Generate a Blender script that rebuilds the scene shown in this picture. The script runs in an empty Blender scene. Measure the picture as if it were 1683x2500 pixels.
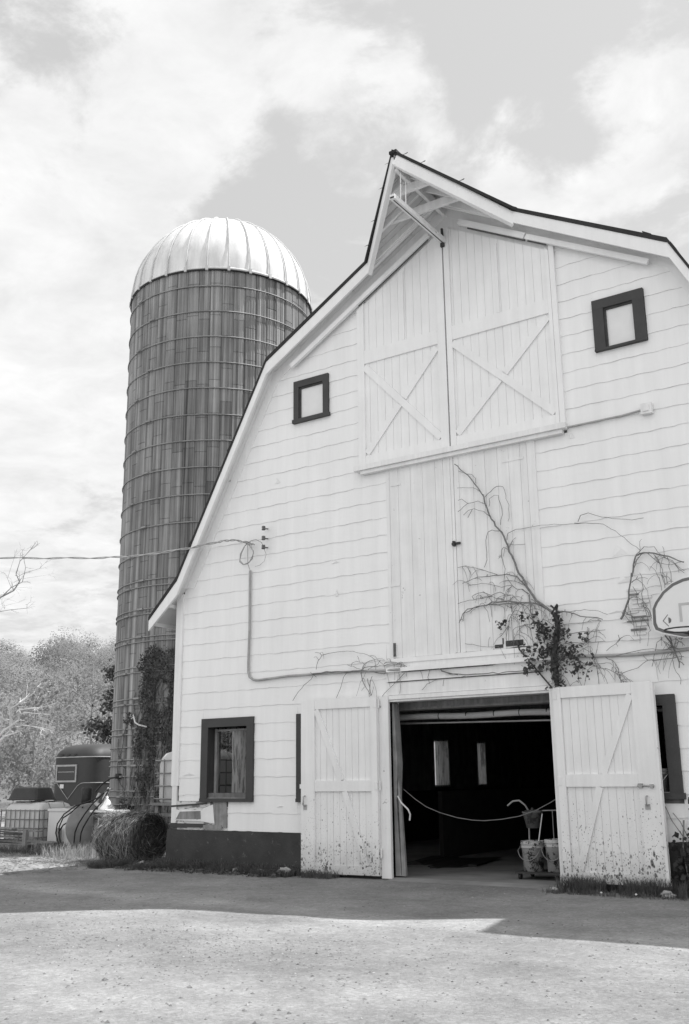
import bpy, math, random
import numpy as np
from mathutils import Vector, Matrix, Euler
random.seed(7); rng = np.random.default_rng(11)
R = math.radians
scene = bpy.context.scene
C = scene.collection

# ------------------------------------------------------------------ camera
cam_d = bpy.data.cameras.new('camera'); cam = bpy.data.objects.new('camera', cam_d); C.objects.link(cam)
scene.camera = cam
cam_d.sensor_fit = 'VERTICAL'; cam_d.sensor_height = 36.0; cam_d.lens = 35.46
cam_d.clip_start = 0.1; cam_d.clip_end = 3000
PITCH, ROLL, YAW = 0.258533161, -0.0113469961, -0.595128111
fw = Vector((math.sin(YAW)*math.cos(PITCH), math.cos(YAW)*math.cos(PITCH), math.sin(PITCH)))
rt = Vector((math.cos(YAW), -math.sin(YAW), 0)); up = rt.cross(fw)
r2 = math.cos(ROLL)*rt + math.sin(ROLL)*up; u2 = -math.sin(ROLL)*rt + math.cos(ROLL)*up
M = Matrix((r2, u2, -fw)).transposed().to_4x4(); M.translation = (0, -12.2, 1.3)
cam.matrix_world = M

# ------------------------------------------------------------------ light and sky
SUN_DIR = Vector((0.34, 0.395, 1.0)).normalized()
ELEV = math.asin(SUN_DIR.z); AZ = math.atan2(SUN_DIR.x, SUN_DIR.y)
scene.view_settings.view_transform = 'Standard'; scene.view_settings.look = 'None'
scene.view_settings.exposure = 0.55; scene.view_settings.gamma = 1.0
sun_d = bpy.data.lights.new('sun', 'SUN'); sun = bpy.data.objects.new('sun', sun_d); C.objects.link(sun)
sun_d.energy = 4.4; sun_d.angle = R(0.5); sun_d.color = (1, 1, 1)
sun.rotation_euler = (-SUN_DIR).to_track_quat('-Z', 'Y').to_euler(); sun.location = (0, 0, 30)

W = bpy.data.worlds.new('World'); scene.world = W; W.use_nodes = True
nt = W.node_tree; N = nt.nodes; LK = nt.links
for n in list(N): N.remove(n)
def nd(t, **kw):
    n = N.new(t)
    for k, v in kw.items(): setattr(n, k, v)
    return n
def mathn(op, a, b=None, clamp=False):
    n = nd('ShaderNodeMath', operation=op); n.use_clamp = clamp
    for i, v in enumerate((a, b)):
        if v is None: continue
        if isinstance(v, (int, float)): n.inputs[i].default_value = v
        else: LK.new(v, n.inputs[i])
    return n.outputs[0]
out = nd('ShaderNodeOutputWorld'); bg = nd('ShaderNodeBackground')
sky = nd('ShaderNodeTexSky', sky_type='NISHITA'); sky.sun_disc = False
sky.sun_elevation = ELEV; sky.sun_rotation = AZ; sky.air_density = 1.0; sky.dust_density = 2.0
bw = nd('ShaderNodeRGBToBW'); LK.new(sky.outputs[0], bw.inputs[0])
tc = nd('ShaderNodeTexCoord'); sep = nd('ShaderNodeSeparateXYZ'); LK.new(tc.outputs['Generated'], sep.inputs[0])
zz = mathn('ADD', mathn('MAXIMUM', sep.outputs[2], 0.0), 0.16)
cmb = nd('ShaderNodeCombineXYZ')
LK.new(mathn('DIVIDE', sep.outputs[0], zz), cmb.inputs[0]); LK.new(mathn('DIVIDE', sep.outputs[1], zz), cmb.inputs[1])
def noise(vec, scale, det, rough, dist=0.0):
    n = nd('ShaderNodeTexNoise'); n.inputs['Scale'].default_value = scale; n.inputs['Detail'].default_value = det
    n.inputs['Roughness'].default_value = rough; n.inputs['Distortion'].default_value = dist
    LK.new(vec, n.inputs['Vector']); return n.outputs['Fac']
n1 = noise(cmb.outputs[0], 3.6, 10, 0.64, 0.35)
n2 = noise(cmb.outputs[0], 13.0, 6, 0.62, 0.2)
dens = mathn('ADD', mathn('MULTIPLY', mathn('SUBTRACT', n1, 0.5), 2.9), mathn('MULTIPLY', mathn('SUBTRACT', n2, 0.5), 1.05))
# open gaps (negative) and cloud banks (positive), as directions in the sky
LOBES = [((-0.33,0.715,0.617),0.13,-0.62), ((-0.255,0.74,0.625),0.12,-0.45), ((-0.31,0.76,0.57),0.06,-0.2), ((-0.50,0.68,0.535),0.11,-0.42), ((-0.623,0.50,0.60),0.09,-0.12),
         ((-0.60,0.60,0.53),0.07,-0.15), ((-0.26,0.81,0.50),0.10,-0.3), ((-0.518,0.575,0.633),0.10,0.45), ((-0.426,0.675,0.60),0.085,0.55), ((-0.276,0.784,0.556),0.09,0.6),
         ((-0.20,0.80,0.56),0.10,0.5), ((-0.69,0.54,0.47),0.16,0.55), ((-0.567,0.583,0.582),0.08,0.45), ((-0.744,0.568,0.351),0.2,0.45),
         ((-0.685,0.602,0.411),0.12,0.35), ((-0.35,0.77,0.53),0.08,0.35)]
for d, rad, w in LOBES:
    dv = Vector(d).normalized()
    dot = nd('ShaderNodeVectorMath', operation='DOT_PRODUCT'); LK.new(tc.outputs['Generated'], dot.inputs[0]); dot.inputs[1].default_value = dv
    mr = nd('ShaderNodeMapRange', interpolation_type='SMOOTHERSTEP'); LK.new(dot.outputs['Value'], mr.inputs[0])
    mr.inputs[1].default_value = math.cos(rad*1.25); mr.inputs[2].default_value = math.cos(rad*0.1); mr.inputs[3].default_value = 0; mr.inputs[4].default_value = w
    dens = mathn('ADD', dens, mr.outputs[0])
cov = nd('ShaderNodeMapRange', interpolation_type='SMOOTHSTEP'); LK.new(dens, cov.inputs[0])
cov.inputs[1].default_value = -0.30; cov.inputs[2].default_value = 0.34
n3 = noise(cmb.outputs[0], 6.0, 7, 0.62, 0.3)
cb = mathn('ADD', mathn('MULTIPLY', n3, 3.6), 4.35)         # cloud brightness
mix = nd('ShaderNodeMix'); mix.data_type = 'FLOAT'
SKY_GAIN = 1.0
LK.new(mathn('MULTIPLY', cov.outputs[0], 0.96), mix.inputs[0]); LK.new(mathn('ADD', mathn('MULTIPLY', bw.outputs[0], 0.45), 3.3), mix.inputs[2]); LK.new(cb, mix.inputs[3])
rear = nd('ShaderNodeVectorMath', operation='DOT_PRODUCT'); LK.new(tc.outputs['Generated'], rear.inputs[0]); rear.inputs[1].default_value = Vector((0.35,-0.85,0.40)).normalized()
rm = nd('ShaderNodeMapRange', interpolation_type='SMOOTHSTEP'); LK.new(rear.outputs['Value'], rm.inputs[0])   # sky gain added behind the camera to brighten the facade
rm.inputs[1].default_value = 0.05; rm.inputs[2].default_value = 0.9; rm.inputs[3].default_value = 1.03; rm.inputs[4].default_value = 1.56
LK.new(mathn('MULTIPLY', mix.outputs[0], rm.outputs[0]), bg.inputs['Color']); bg.inputs['Strength'].default_value = 0.1
LK.new(bg.outputs[0], out.inputs['Surface'])

scene.render.engine = 'CYCLES'
scene.cycles.max_bounces = 8

# ------------------------------------------------------------------ helpers
def material(name, col, rough=0.8, var=0.25, scale=3.0, bump=0.0, bscale=60.0, metal=0.0, streak=None, spots=None, spec=0.3, trans=0.0, vcol=None, stretch=(1,1,1)):
    m = bpy.data.materials.new(name); m.use_nodes = True
    t = m.node_tree; n = t.nodes; l = t.links
    b = n['Principled BSDF']; b.inputs['Roughness'].default_value = rough; b.inputs['Metallic'].default_value = metal
    b.inputs['Specular IOR Level'].default_value = spec
    g = n.new('ShaderNodeNewGeometry')
    mp = n.new('ShaderNodeMapping'); mp.inputs['Scale'].default_value = stretch; l.new(g.outputs['Position'], mp.inputs[0])
    def nz(s, d=6, r=0.6, vec=None):
        x = n.new('ShaderNodeTexNoise'); x.inputs['Scale'].default_value = s; x.inputs['Detail'].default_value = d; x.inputs['Roughness'].default_value = r
        l.new(vec or mp.outputs[0], x.inputs['Vector']); return x.outputs['Fac']
    def mrange(v, a, b_, c, d, clamp=True):
        x = n.new('ShaderNodeMapRange'); x.clamp = clamp; l.new(v, x.inputs[0])
        for i, q in enumerate((a, b_, c, d)): x.inputs[i+1].default_value = q
        return x.outputs[0]
    def mth(op, a, b_):
        x = n.new('ShaderNodeMath'); x.operation = op
        for i, v in enumerate((a, b_)):
            if isinstance(v, (int, float)): x.inputs[i].default_value = v
            else: l.new(v, x.inputs[i])
        return x.outputs[0]
    v = mrange(nz(scale), 0.25, 0.75, col*(1-var), col*(1+var))
    if streak:                                  # (scale vector, amount)
        mp2 = n.new('ShaderNodeMapping'); mp2.inputs['Scale'].default_value = streak[0]; l.new(g.outputs['Position'], mp2.inputs[0])
        v = mth('MULTIPLY', v, mrange(nz(1.0, 5, 0.65, mp2.outputs[0]), 0.3, 0.7, 1-streak[1], 1+streak[1]*0.6))
    if vcol:
        a = n.new('ShaderNodeAttribute'); a.attribute_name = vcol; v = mth('MULTIPLY', v, a.outputs['Fac'])
    if spots: v = spots(n, l, g, nz, mrange, mth, v)
    cc = n.new('ShaderNodeCombineColor')
    for i in range(3): l.new(v, cc.inputs[i])
    l.new(cc.outputs[0], b.inputs['Base Color'])
    if bump:
        bp = n.new('ShaderNodeBump'); bp.inputs['Strength'].default_value = bump; bp.inputs['Distance'].default_value = 0.01
        l.new(nz(bscale, 5, 0.6), bp.inputs['Height']); l.new(bp.outputs[0], b.inputs['Normal'])
    if trans:
        tr = n.new('ShaderNodeBsdfTranslucent'); l.new(cc.outputs[0], tr.inputs[0])
        mx = n.new('ShaderNodeMixShader'); mx.inputs[0].default_value = trans
        l.new(b.outputs[0], mx.inputs[1]); l.new(tr.outputs[0], mx.inputs[2])
        l.new(mx.outputs[0], n['Material Output'].inputs['Surface'])
    return m

def sp_mud(zmax):                               # dried mud thrown up by wheels and hooves: denser towards the ground
    def f(n, l, g, nz, mrange, mth, v):
        sx = n.new('ShaderNodeSeparateXYZ'); l.new(g.outputs['Position'], sx.inputs[0])
        patch = mrange(nz(2.6, 3, 0.5), 0.32, 0.66, 0.45, 1.25); edge = mth('MULTIPLY', nz(110, 3, 0.6), 0.22)
        for sc_, pw, top in ((15, 4.2, 0.50), (34, 2.6, 0.68), (64, 2.0, 0.66)):
            mp = n.new('ShaderNodeMapping'); mp.inputs['Scale'].default_value = (1, 0.5, 0.62); l.new(g.outputs['Position'], mp.inputs[0])
            vo = n.new('ShaderNodeTexVoronoi'); vo.inputs['Scale'].default_value = sc_; l.new(mp.outputs[0], vo.inputs['Vector'])
            sc = n.new('ShaderNodeSeparateColor'); l.new(vo.outputs['Color'], sc.inputs[0])
            size = mth('MULTIPLY', mth('MULTIPLY', mth('POWER', sc.outputs[0], pw), mrange(sx.outputs[2], zmax, 0.10, 0.0, top)), patch)
            d = mth('SUBTRACT', size, mth('ADD', vo.outputs['Distance'], edge))
            v = mth('MULTIPLY', v, mrange(d, -0.16, 0.0, 1.0, 0.24))
        grime = mrange(mth('ADD', sx.outputs[2], mth('MULTIPLY', nz(7, 5, 0.7), 0.5)), 0.25, 0.75, 0.66, 1.0)
        return mth('MULTIPLY', v, grime)
    return f
def sp_peel(thr, dark, scale=9.0):              # peeled paint: bare grey wood in patches
    def f(n, l, g, nz, mrange, mth, v):
        p = nz(scale, 8, 0.68)
        k = mrange(p, thr-0.02, thr+0.02, dark, 1.0)
        return mth('MULTIPLY', v, k)
    return f
def sp_splat(thr, dark):
    def f(n, l, g, nz, mrange, mth, v):
        p = mth('ADD', mth('MULTIPLY', nz(11, 5, 0.6), 0.62), mth('MULTIPLY', nz(75, 5, 0.7), 0.38))
        return mth('MULTIPLY', v, mrange(p, thr-0.03, thr+0.03, 1.0, dark))
    return f

MAT = dict(
    siding=material('siding_paint', 0.84, 0.65, 0.03, 1.1, 0.18, 90, streak=((6, 1, 0.45), 0.055)),
    butt=material('shade_line_shingle_edge', 0.60, 0.9, 0.4, 9.0),  # greyer than the siding: paints in the shade line under each course
    white=material('white_paint', 0.83, 0.6, 0.05, 2.0, 0.12, 70, streak=((9, 1, 0.5), 0.05)),
    white2=material('worn_white_paint', 0.79, 0.7, 0.06, 2.5, 0.25, 60, streak=((14, 14, 0.7), 0.09), spots=sp_peel(0.33, 0.45, 6.0)),
    soffit=material('soffit_paint', 0.72, 0.7, 0.08, 3.0, 0.2, 50, spots=sp_peel(0.31, 0.45, 5.0)),
    mud=material('mud_splashed_white_paint', 0.80, 0.65, 0.05, 2.0, 0.2, 80, streak=((11, 1, 0.5), 0.06), spots=sp_mud(1.30)),
    peel=material('peeling_paint', 0.6, 0.8, 0.2, 5.0, 0.4, 60, streak=((25, 25, 1.2), 0.3), spots=sp_peel(0.46, 0.42, 16.0), stretch=(1, 1, .10)),
    patchw=material('patched_clapboard', 0.62, 0.8, 0.15, 5.0, 0.4, 60, spots=sp_peel(0.45, 0.35, 7.0), stretch=(.6, 1, 2.0)),
    greywood=material('grey_weathered_wood', 0.26, 0.85, 0.3, 6.0, 0.4, 50, streak=((22, 22, 1.0), 0.3)),
    dark=material('dark_trim_paint', 0.055, 0.6, 0.15, 5.0, 0.2, 60),
    found=material('dark_painted_block', 0.05, 0.75, 0.3, 3.0, 0.6, 25, spots=sp_splat(0.62, 2.4)),
    shingle=material('dark_asphalt_shingle', 0.035, 0.9, 0.3, 8.0, 0.6, 40),
    panel=material('painted_window_board', 0.74, 0.7, 0.05, 4.0, 0.1, 60),
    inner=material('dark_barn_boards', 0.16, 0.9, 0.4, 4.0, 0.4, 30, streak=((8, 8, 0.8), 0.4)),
    black=material('near_black_boards', 0.022, 0.9, 0.4, 4.0),  # near-black tone for the stall walls and the strip behind the hay door seam
    concrete=material('barn_floor_concrete', 0.24, 0.85, 0.35, 1.6, 0.4, 30),
    pipew=material('pale_pipe_wrap', 0.55, 0.7, 0.15, 5.0, 0.2, 40),
    steel=material('dull_steel', 0.35, 0.5, 0.25, 8.0, 0.1, 60, metal=0.6),
    iron=material('dark_iron', 0.05, 0.6, 0.4, 12.0, 0.2, 60, metal=0.2),
    conduit=material('painted_conduit', 0.36, 0.55, 0.2, 10.0),
    stave=material('concrete_stave', 0.285, 0.9, 0.22, 1.0, 0.4, 35, streak=((13, 13, 0.22), 0.75), vcol='tone'),
    dome=material('galvanized_dome', 0.72, 0.55, 0.10, 1.2, 0.06, 30, metal=0.0, streak=((5, 5, 0.35), 0.20)),
    rib=material('dull_dome_rib', 0.56, 0.6, 0.15, 3.0),
    hoop=material('rusty_hoop', 0.30, 0.7, 0.4, 3.0, metal=0.2),
    bark=material('vine_bark', 0.18, 0.9, 0.4, 30.0),
    stem=material('vine_stem_bark', 0.05, 0.9, 0.5, 25.0, 0.8, 60),
    gap=material('dark_gap_shade', 0.10, 0.8, 0.4, 12.0),  # dark tone painted in for shade in gaps under rails and mouldings
    leaf=material('vine_leaf', 0.075, 0.6, 0.45, 9.0, trans=0.25),
    ivy=material('ivy_leaf', 0.12, 0.9, 0.45, 5.0, trans=0.3, spec=0.08),
    darkleaf=material('dark_broad_leaf', 0.05, 0.7, 0.5, 5.0, trans=0.3),
    hill=material('spring_foliage', 0.21, 0.8, 0.28, 0.16, trans=0.45, vcol='tone'),
    twig=material('pale_twig', 0.30, 0.9, 0.3, 2.0),
    barebark=material('grey_bare_bark', 0.38, 0.9, 0.3, 2.0),
    sycbark=material('pale_smooth_bark', 0.62, 0.8, 0.2, 1.5),
    grass=material('grass_blade', 0.12, 0.7, 0.5, 7.0, trans=0.35),
    drygrass=material('pale_dry_grass', 0.34, 0.8, 0.35, 6.0, trans=0.35),
    straw=material('straw', 0.20, 0.85, 0.5, 8.0, trans=0.2),
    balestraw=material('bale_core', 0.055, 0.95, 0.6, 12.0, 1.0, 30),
    balehay=material('weathered_hay', 0.24, 0.85, 0.45, 7.0, trans=0.15, vcol='tone'),
    stone=material('pale_stone', 0.32, 0.85, 0.35, 9.0, 0.5, 40),
    pebble=material('gravel_stone', 0.20, 0.9, 0.4, 23.0, vcol='tone'),
    trailer=material('dark_trailer_paint', 0.034, 0.6, 0.25, 2.0, 0.05, 40, spec=0.5),
    trailertrim=material('pale_trailer_trim', 0.36, 0.5, 0.2, 5.0),
    glass=material('dark_window_glass', 0.02, 0.08, 0.1, 2.0, spec=0.6),
    poly=material('white_poly_tank', 0.72, 0.45, 0.10, 1.5, trans=0.25),
    cage=material('cage_bars', 0.27, 0.5, 0.2, 6.0, metal=0.4),
    whitebox=material('white_enamel', 0.66, 0.6, 0.10, 2.0),
    drum=material('grey_drum_paint', 0.20, 0.6, 0.3, 3.0, 0.15, 40),
    rubber=material('black_rubber', 0.02, 0.6, 0.3, 8.0),
    silver=material('polished_tin', 0.8, 0.25, 0.1, 4.0, metal=0.8),
    bucket=material('splattered_bucket', 0.46, 0.7, 0.25, 6.0, spots=sp_splat(0.535, 0.09)),
    pail=material('grey_pail', 0.16, 0.7, 0.3, 8.0, spots=sp_splat(0.55, 0.4)),
    trough=material('black_trough', 0.05, 0.6, 0.3, 3.0),
    board=material('backboard_white', 0.76, 0.5, 0.04, 3.0),
    boardline=material('backboard_border', 0.15, 0.6, 0.15, 5.0),
    boardgrey=material('backboard_mark', 0.50, 0.6, 0.1, 5.0),
    rope=material('pale_rope', 0.16, 0.9, 0.3, 15.0),
    ceramic=material('brown_ceramic', 0.12, 0.3, 0.3, 10.0),
    hood_ceil=material('hood_boards', 0.60, 0.75, 0.12, 3.0, 0.2, 40, spots=sp_peel(0.34, 0.4, 6.0)),
)

class MB:
    """collects shapes (world coordinates) into one mesh"""
    def __init__(s): s.v = []; s.f = []; s.mi = []; s.tone = None; s.sm = []
    def add(s, verts, faces, mi=0, smooth=False):
        o = len(s.v); s.v.extend(tuple(p) for p in verts)
        for f in faces: s.f.append(tuple(i+o for i in f)); s.mi.append(mi); s.sm.append(smooth)
    def box(s, x0, x1, y0, y1, z0, z1, mi=0):
        x0, x1 = sorted((x0, x1)); y0, y1 = sorted((y0, y1)); z0, z1 = sorted((z0, z1))
        s.add([(x0,y0,z0),(x1,y0,z0),(x1,y1,z0),(x0,y1,z0),(x0,y0,z1),(x1,y0,z1),(x1,y1,z1),(x0,y1,z1)],
              [(0,3,2,1),(4,5,6,7),(0,1,5,4),(1,2,6,5),(2,3,7,6),(3,0,4,7)], mi); return s
    def prism(s, pts, y0, y1, mi=0):            # pts: (x,z) counter-clockwise seen from -y
        n = len(pts); y0, y1 = min(y0, y1), max(y0, y1)
        a = sum(pts[i][0]*pts[(i+1)%n][1]-pts[(i+1)%n][0]*pts[i][1] for i in range(n))
        if a < 0: pts = pts[::-1]
        s.add([(x, y0, z) for x, z in pts]+[(x, y1, z) for x, z in pts],
              [tuple(range(n)), tuple(range(2*n-1, n-1, -1))]+[(i+n, (i+1)%n+n, (i+1)%n, i) for i in range(n)], mi); return s
    def bar(s, p, q, w, d, up=(0,-1,0), mi=0):  # rectangular bar p->q; d along `up`, w across
        p = Vector(p); q = Vector(q); t = (q-p).normalized(); u = Vector(up); u = (u-t*u.dot(t)).normalized(); sd = t.cross(u)
        vs = []
        for c in (p, q):
            for a, b in ((-1,-1),(1,-1),(1,1),(-1,1)): vs.append(c+sd*(a*w/2)+u*(b*d/2))
        s.add(vs, [(0,1,2,3),(7,6,5,4),(0,4,5,1),(1,5,6,2),(2,6,7,3),(3,7,4,0)], mi); return s
    def tube(s, pts, r, n=6, mi=0, cap=True, smooth=True):
        pts = [Vector(p) for p in pts]; k = len(pts)
        rs = [r]*k if isinstance(r, (int, float)) else list(r)
        vs = []; u = None
        for i, p in enumerate(pts):
            t = (pts[min(i+1, k-1)]-pts[max(i-1, 0)])
            t = t.normalized() if t.length > 1e-9 else Vector((0,0,1))
            if u is None: u = t.orthogonal().normalized()
            else:
                u = u-t*u.dot(t); u = u.normalized() if u.length > 1e-6 else t.orthogonal().normalized()
            w = t.cross(u)
            for j in range(n):
                a = 2*math.pi*j/n; vs.append(p+(u*math.cos(a)+w*math.sin(a))*rs[i])
        fs = [(i*n+j, i*n+(j+1)%n, (i+1)*n+(j+1)%n, (i+1)*n+j) for i in range(k-1) for j in range(n)]
        s.add(vs, fs, mi, smooth)
        if cap: s.add(vs[:n], [tuple(range(n-1, -1, -1))], mi); s.add(vs[-n:], [tuple(range(n))], mi)
        return s
    def lathe(s, prof, c, n=24, mi=0, a0=0.0, a1=2*math.pi, smooth=True):   # prof: (r,z)
        full = abs(a1-a0-2*math.pi) < 1e-6; m = n if full else n+1
        vs = [(c[0]+r*math.cos(a0+(a1-a0)*j/n), c[1]+r*math.sin(a0+(a1-a0)*j/n), c[2]+z) for r, z in prof for j in range(m)]
        fs = []
        for i in range(len(prof)-1):
            for j in range(n):
                k = (j+1) % m; fs.append((i*m+j, i*m+k, (i+1)*m+k, (i+1)*m+j))
        s.add(vs, fs, mi, smooth); return s
    def cards(s, pts, size, aspect=1.0, flat=0.0, nrm=None, rg=rng, mi=0, jit=0.45):   # many small leaf faces (diamond-shaped)
        pts = np.asarray(pts, float); n = len(pts)
        if n == 0: return s
        sz = size*(1+jit*(rg.random(n)*2-1))
        d = rg.normal(size=(n, 3))
        if nrm is not None: d = d*(1-flat)+np.asarray(nrm)*flat*1.6
        d /= np.linalg.norm(d, axis=1)[:, None]+1e-9
        a = rg.normal(size=(n, 3)); a -= d*(a*d).sum(1)[:, None]; a /= np.linalg.norm(a, axis=1)[:, None]+1e-9
        b = np.cross(d, a)
        h = sz[:, None]*0.5
        v = np.stack([pts-a*h, pts-b*h*aspect*0.75, pts+a*h, pts+b*h*aspect*0.75], 1).reshape(-1, 3)
        o = len(s.v); s.v.extend(map(tuple, v.tolist()))
        s.f.extend((o+4*i, o+4*i+1, o+4*i+2, o+4*i+3) for i in range(n)); s.mi.extend([mi]*n); s.sm.extend([False]*n)
        return s

WORLD = {}
def finish(o, label=None, cat=None, group=None, kind=None):
    if label: o['label'] = label
    if cat: o['category'] = cat
    if group: o['group'] = group
    if kind: o['kind'] = kind
    return o
def build(name, mb, mats, parent=None, label=None, cat=None, group=None, kind=None):
    org = WORLD[parent.name] if parent else Vector((0, 0, 0))
    if not parent and kind is None and mb.v:      # a thing of one mesh: origin at its base
        a = np.array(mb.v); org = Vector(((a[:,0].min()+a[:,0].max())/2, (a[:,1].min()+a[:,1].max())/2, a[:,2].min()))
    a = np.array(mb.v, float)-np.array(org)
    me = bpy.data.meshes.new(name); me.from_pydata(a.tolist(), [], mb.f)
    if not isinstance(mats, (list, tuple)): mats = [mats]
    for m in mats: me.materials.append(MAT[m] if isinstance(m, str) else m)
    me.polygons.foreach_set('material_index', np.array(mb.mi, dtype=np.int32))
    me.polygons.foreach_set('use_smooth', np.array(mb.sm, dtype=bool))
    if mb.tone is not None:
        at = me.attributes.new('tone', 'FLOAT', 'POINT'); at.data.foreach_set('value', np.array(mb.tone, dtype=np.float32))
    me.update()
    o = bpy.data.objects.new(name, me); C.objects.link(o)
    if parent: o.parent = parent; WORLD[o.name] = org
    else: o.location = org; WORLD[o.name] = org
    return finish(o, label, cat, group, kind)
def build_each(name, specs, mats, parent):
    for f in specs:
        mb = MB(); f(mb); build(name, mb, mats, parent)
def thing(name, loc, label, cat, group=None):
    o = bpy.data.objects.new(name, None); o.empty_display_size = 0.3; C.objects.link(o); o.location = loc
    WORLD[o.name] = Vector(loc); return finish(o, label, cat, group)

def fbm(x, y, seed=0, octs=4, base=1.0):        # cheap smooth value noise for terrain and tone
    g = np.random.default_rng(seed).random((64, 64)); tot = 0; amp = 1; f = base; s = 0
    x = np.asarray(x, float); y = np.asarray(y, float)
    for k in range(octs):
        xx = x*f+k*17.3; yy = y*f+k*9.1
        xi = np.floor(xx).astype(int); yi = np.floor(yy).astype(int); u = xx-xi; w = yy-yi
        u = u*u*(3-2*u); w = w*w*(3-2*w)
        q = lambda a, b: g[a % 64, b % 64]
        tot = tot+amp*((q(xi,yi)*(1-u)+q(xi+1,yi)*u)*(1-w)+(q(xi,yi+1)*(1-u)+q(xi+1,yi+1)*u)*w); s += amp; amp *= 0.5; f *= 2.03
    return tot/s
# ------------------------------------------------------------------ ground
def ground_z(x, y):
    x = np.asarray(x, float); y = np.asarray(y, float)
    far = np.clip((np.hypot(x+6, y)-45)/60, 0, 1)
    z = (fbm(x, y, 3, 4, 0.35)-0.5)*0.07*(1-far)+(fbm(x, y, 5, 3, 1.6)-0.5)*0.022*(1-far)
    k = np.clip((np.abs(y+0.1)/1.2), 0, 1)*1.0     # level against the wall
    inside = (x > -11.9) & (x < -1) & (y > -0.6)
    z = z*np.where(inside, 0.0, 0.35+0.65*k)
    return z-0.012
def axis(lo, hi, step, far, grow=1.28):
    a = list(np.arange(lo, hi+1e-6, step)); d = step; x = hi
    while x < far: d *= grow; x += d; a.append(x)
    d = step; x = lo; b = []
    while x > -far: d *= grow; x -= d; b.append(x)
    return np.array(b[::-1]+a)
gx = axis(-14, 2, 0.11, 900); gy = axis(-9.5, 2.2, 0.11, 900)
X, Y = np.meshgrid(gx, gy, indexing='ij'); Z = ground_z(X, Y)
mb = MB(); mb.v = np.stack([X, Y, Z], -1).reshape(-1, 3).tolist(); ny = len(gy)
mb.f = [(i*ny+j, (i+1)*ny+j, (i+1)*ny+j+1, i*ny+j+1) for i in range(len(gx)-1) for j in range(ny-1)]
mb.mi = [0]*len(mb.f); mb.sm = [True]*len(mb.f)
def ground_mat():
    def f(n, l, g, nz, mrange, mth, v):
        sx = n.new('ShaderNodeSeparateXYZ'); l.new(g.outputs['Position'], sx.inputs[0])
        v = mth('MULTIPLY', v, mrange(nz(0.9, 8, 0.62), 0.3, 0.7, 0.72, 1.24))
        v = mth('MULTIPLY', v, mrange(nz(34, 6, 0.78), 0.28, 0.72, 0.74, 1.22))
        vo = n.new('ShaderNodeTexVoronoi'); vo.inputs['Scale'].default_value = 38; l.new(g.outputs['Position'], vo.inputs['Vector'])
        sc = n.new('ShaderNodeSeparateColor'); l.new(vo.outputs['Color'], sc.inputs[0])
        v = mth('MULTIPLY', v, mrange(mth('POWER', sc.outputs[1], 2.0), 0.0, 1.0, 0.95, 1.18))
        v = mth('MULTIPLY', v, mrange(nz(8, 7, 0.72), 0.3, 0.7, 0.84, 1.14))
        # wheel-worn paler track in front of the doors, and pale straw-strewn yard beyond the corner
        yy = mth('ADD', sx.outputs[1], mth('MULTIPLY', mth('SUBTRACT', nz(0.7, 4, 0.6), 0.5), 0.9))
        tr = mrange(mth('ABSOLUTE', mth('ADD', mth('ADD', yy, mth('MULTIPLY', sx.outputs[0], 0.06)), 3.65), 0), 0.10, 0.42, 1.30, 1.0)
        tr = mth('MULTIPLY', tr, mrange(mth('ABSOLUTE', mth('ADD', yy, 5.6), 0), 0.2, 0.9, 0.88, 1.0))
        v = mth('MULTIPLY', v, tr)
        yard = mrange(mth('ADD', sx.outputs[0], mth('MULTIPLY', nz(1.2, 5, 0.7), 2.0)), -11.9, -12.6, 1.0, 1.18)
        return mth('MULTIPLY', v, yard)
    return material('gravel_yard', 0.218, 0.95, 0.10, 0.5, 1.0, 55, spots=f)
MAT['ground'] = ground_mat()
build('ground', mb, 'ground', kind='structure')

# loose stones on the yard
mb = MB()
n = 7000
px = np.concatenate([rng.uniform(-13, 0.5, n//2), rng.normal(-6.2, 1.3, n//4), rng.uniform(-11, -1, n//4)])
py = np.concatenate([rng.uniform(-9, -0.4, n//2), rng.normal(-5.6, 0.55, n//4), rng.uniform(-8.5, -3.6, n//4)])
pz = ground_z(px, py)
for x, y, z in zip(px, py, pz):
    if -7.8 < x < -4.9 and y > -0.3: continue
    r = 0.0045+0.0095*rng.random()**2.6
    if rng.random() < 0.018: r *= 2.0
    a = rng.random()*6.28; q = rng.uniform(0.7, 1.2, 6)
    P = [(math.cos(a+k*1.571)*r*q[k]*1.2, math.sin(a+k*1.571)*r*q[k], 0.1*r) for k in range(4)]
    mb.add([(x+p[0], y+p[1], z+p[2]) for p in P]+[(x+r*0.2, y, z+r*0.75*q[4]), (x, y, z-r*0.6)], [(0,1,4),(1,2,4),(2,3,4),(3,0,4),(1,0,5),(2,1,5),(3,2,5),(0,3,5)])
mb.tone = np.repeat(rng.choice([.45,.8,1.0,1.2,1.5], size=len(mb.v)//6, p=[.04,.24,.42,.22,.08]), 6).tolist(); build('loose_gravel', mb, 'pebble', kind='stuff')

# ------------------------------------------------------------------ the barn
XL, XR = -11.6, -1.12
OUT = [(-12.03,3.93),(-11.42,4.55),(-9.59,7.95),(-6.36,9.82),(-3.05,7.95),(-1.30,4.55),(-0.69,3.93)]
def offs(d): return [(x, z-d*k) for (x, z), k in zip(OUT, (1.25,1.7,1.5,1.2,1.5,1.7,1.25))]
def interp(P, x):
    for (a, b), (c, d) in zip(P[:-1], P[1:]):
        if a <= x <= c: return b+(d-b)*(x-a)/(c-a)
    return P[0][1] if x < P[0][0] else P[-1][1]
SOF = offs(0.10)
def roofz(x): return interp(SOF, x)
barn = thing('barn', (-6.36, 0, 0), 'white gambrel barn with pointed hay hood, dark framed windows and open double doors', 'barn')

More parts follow.
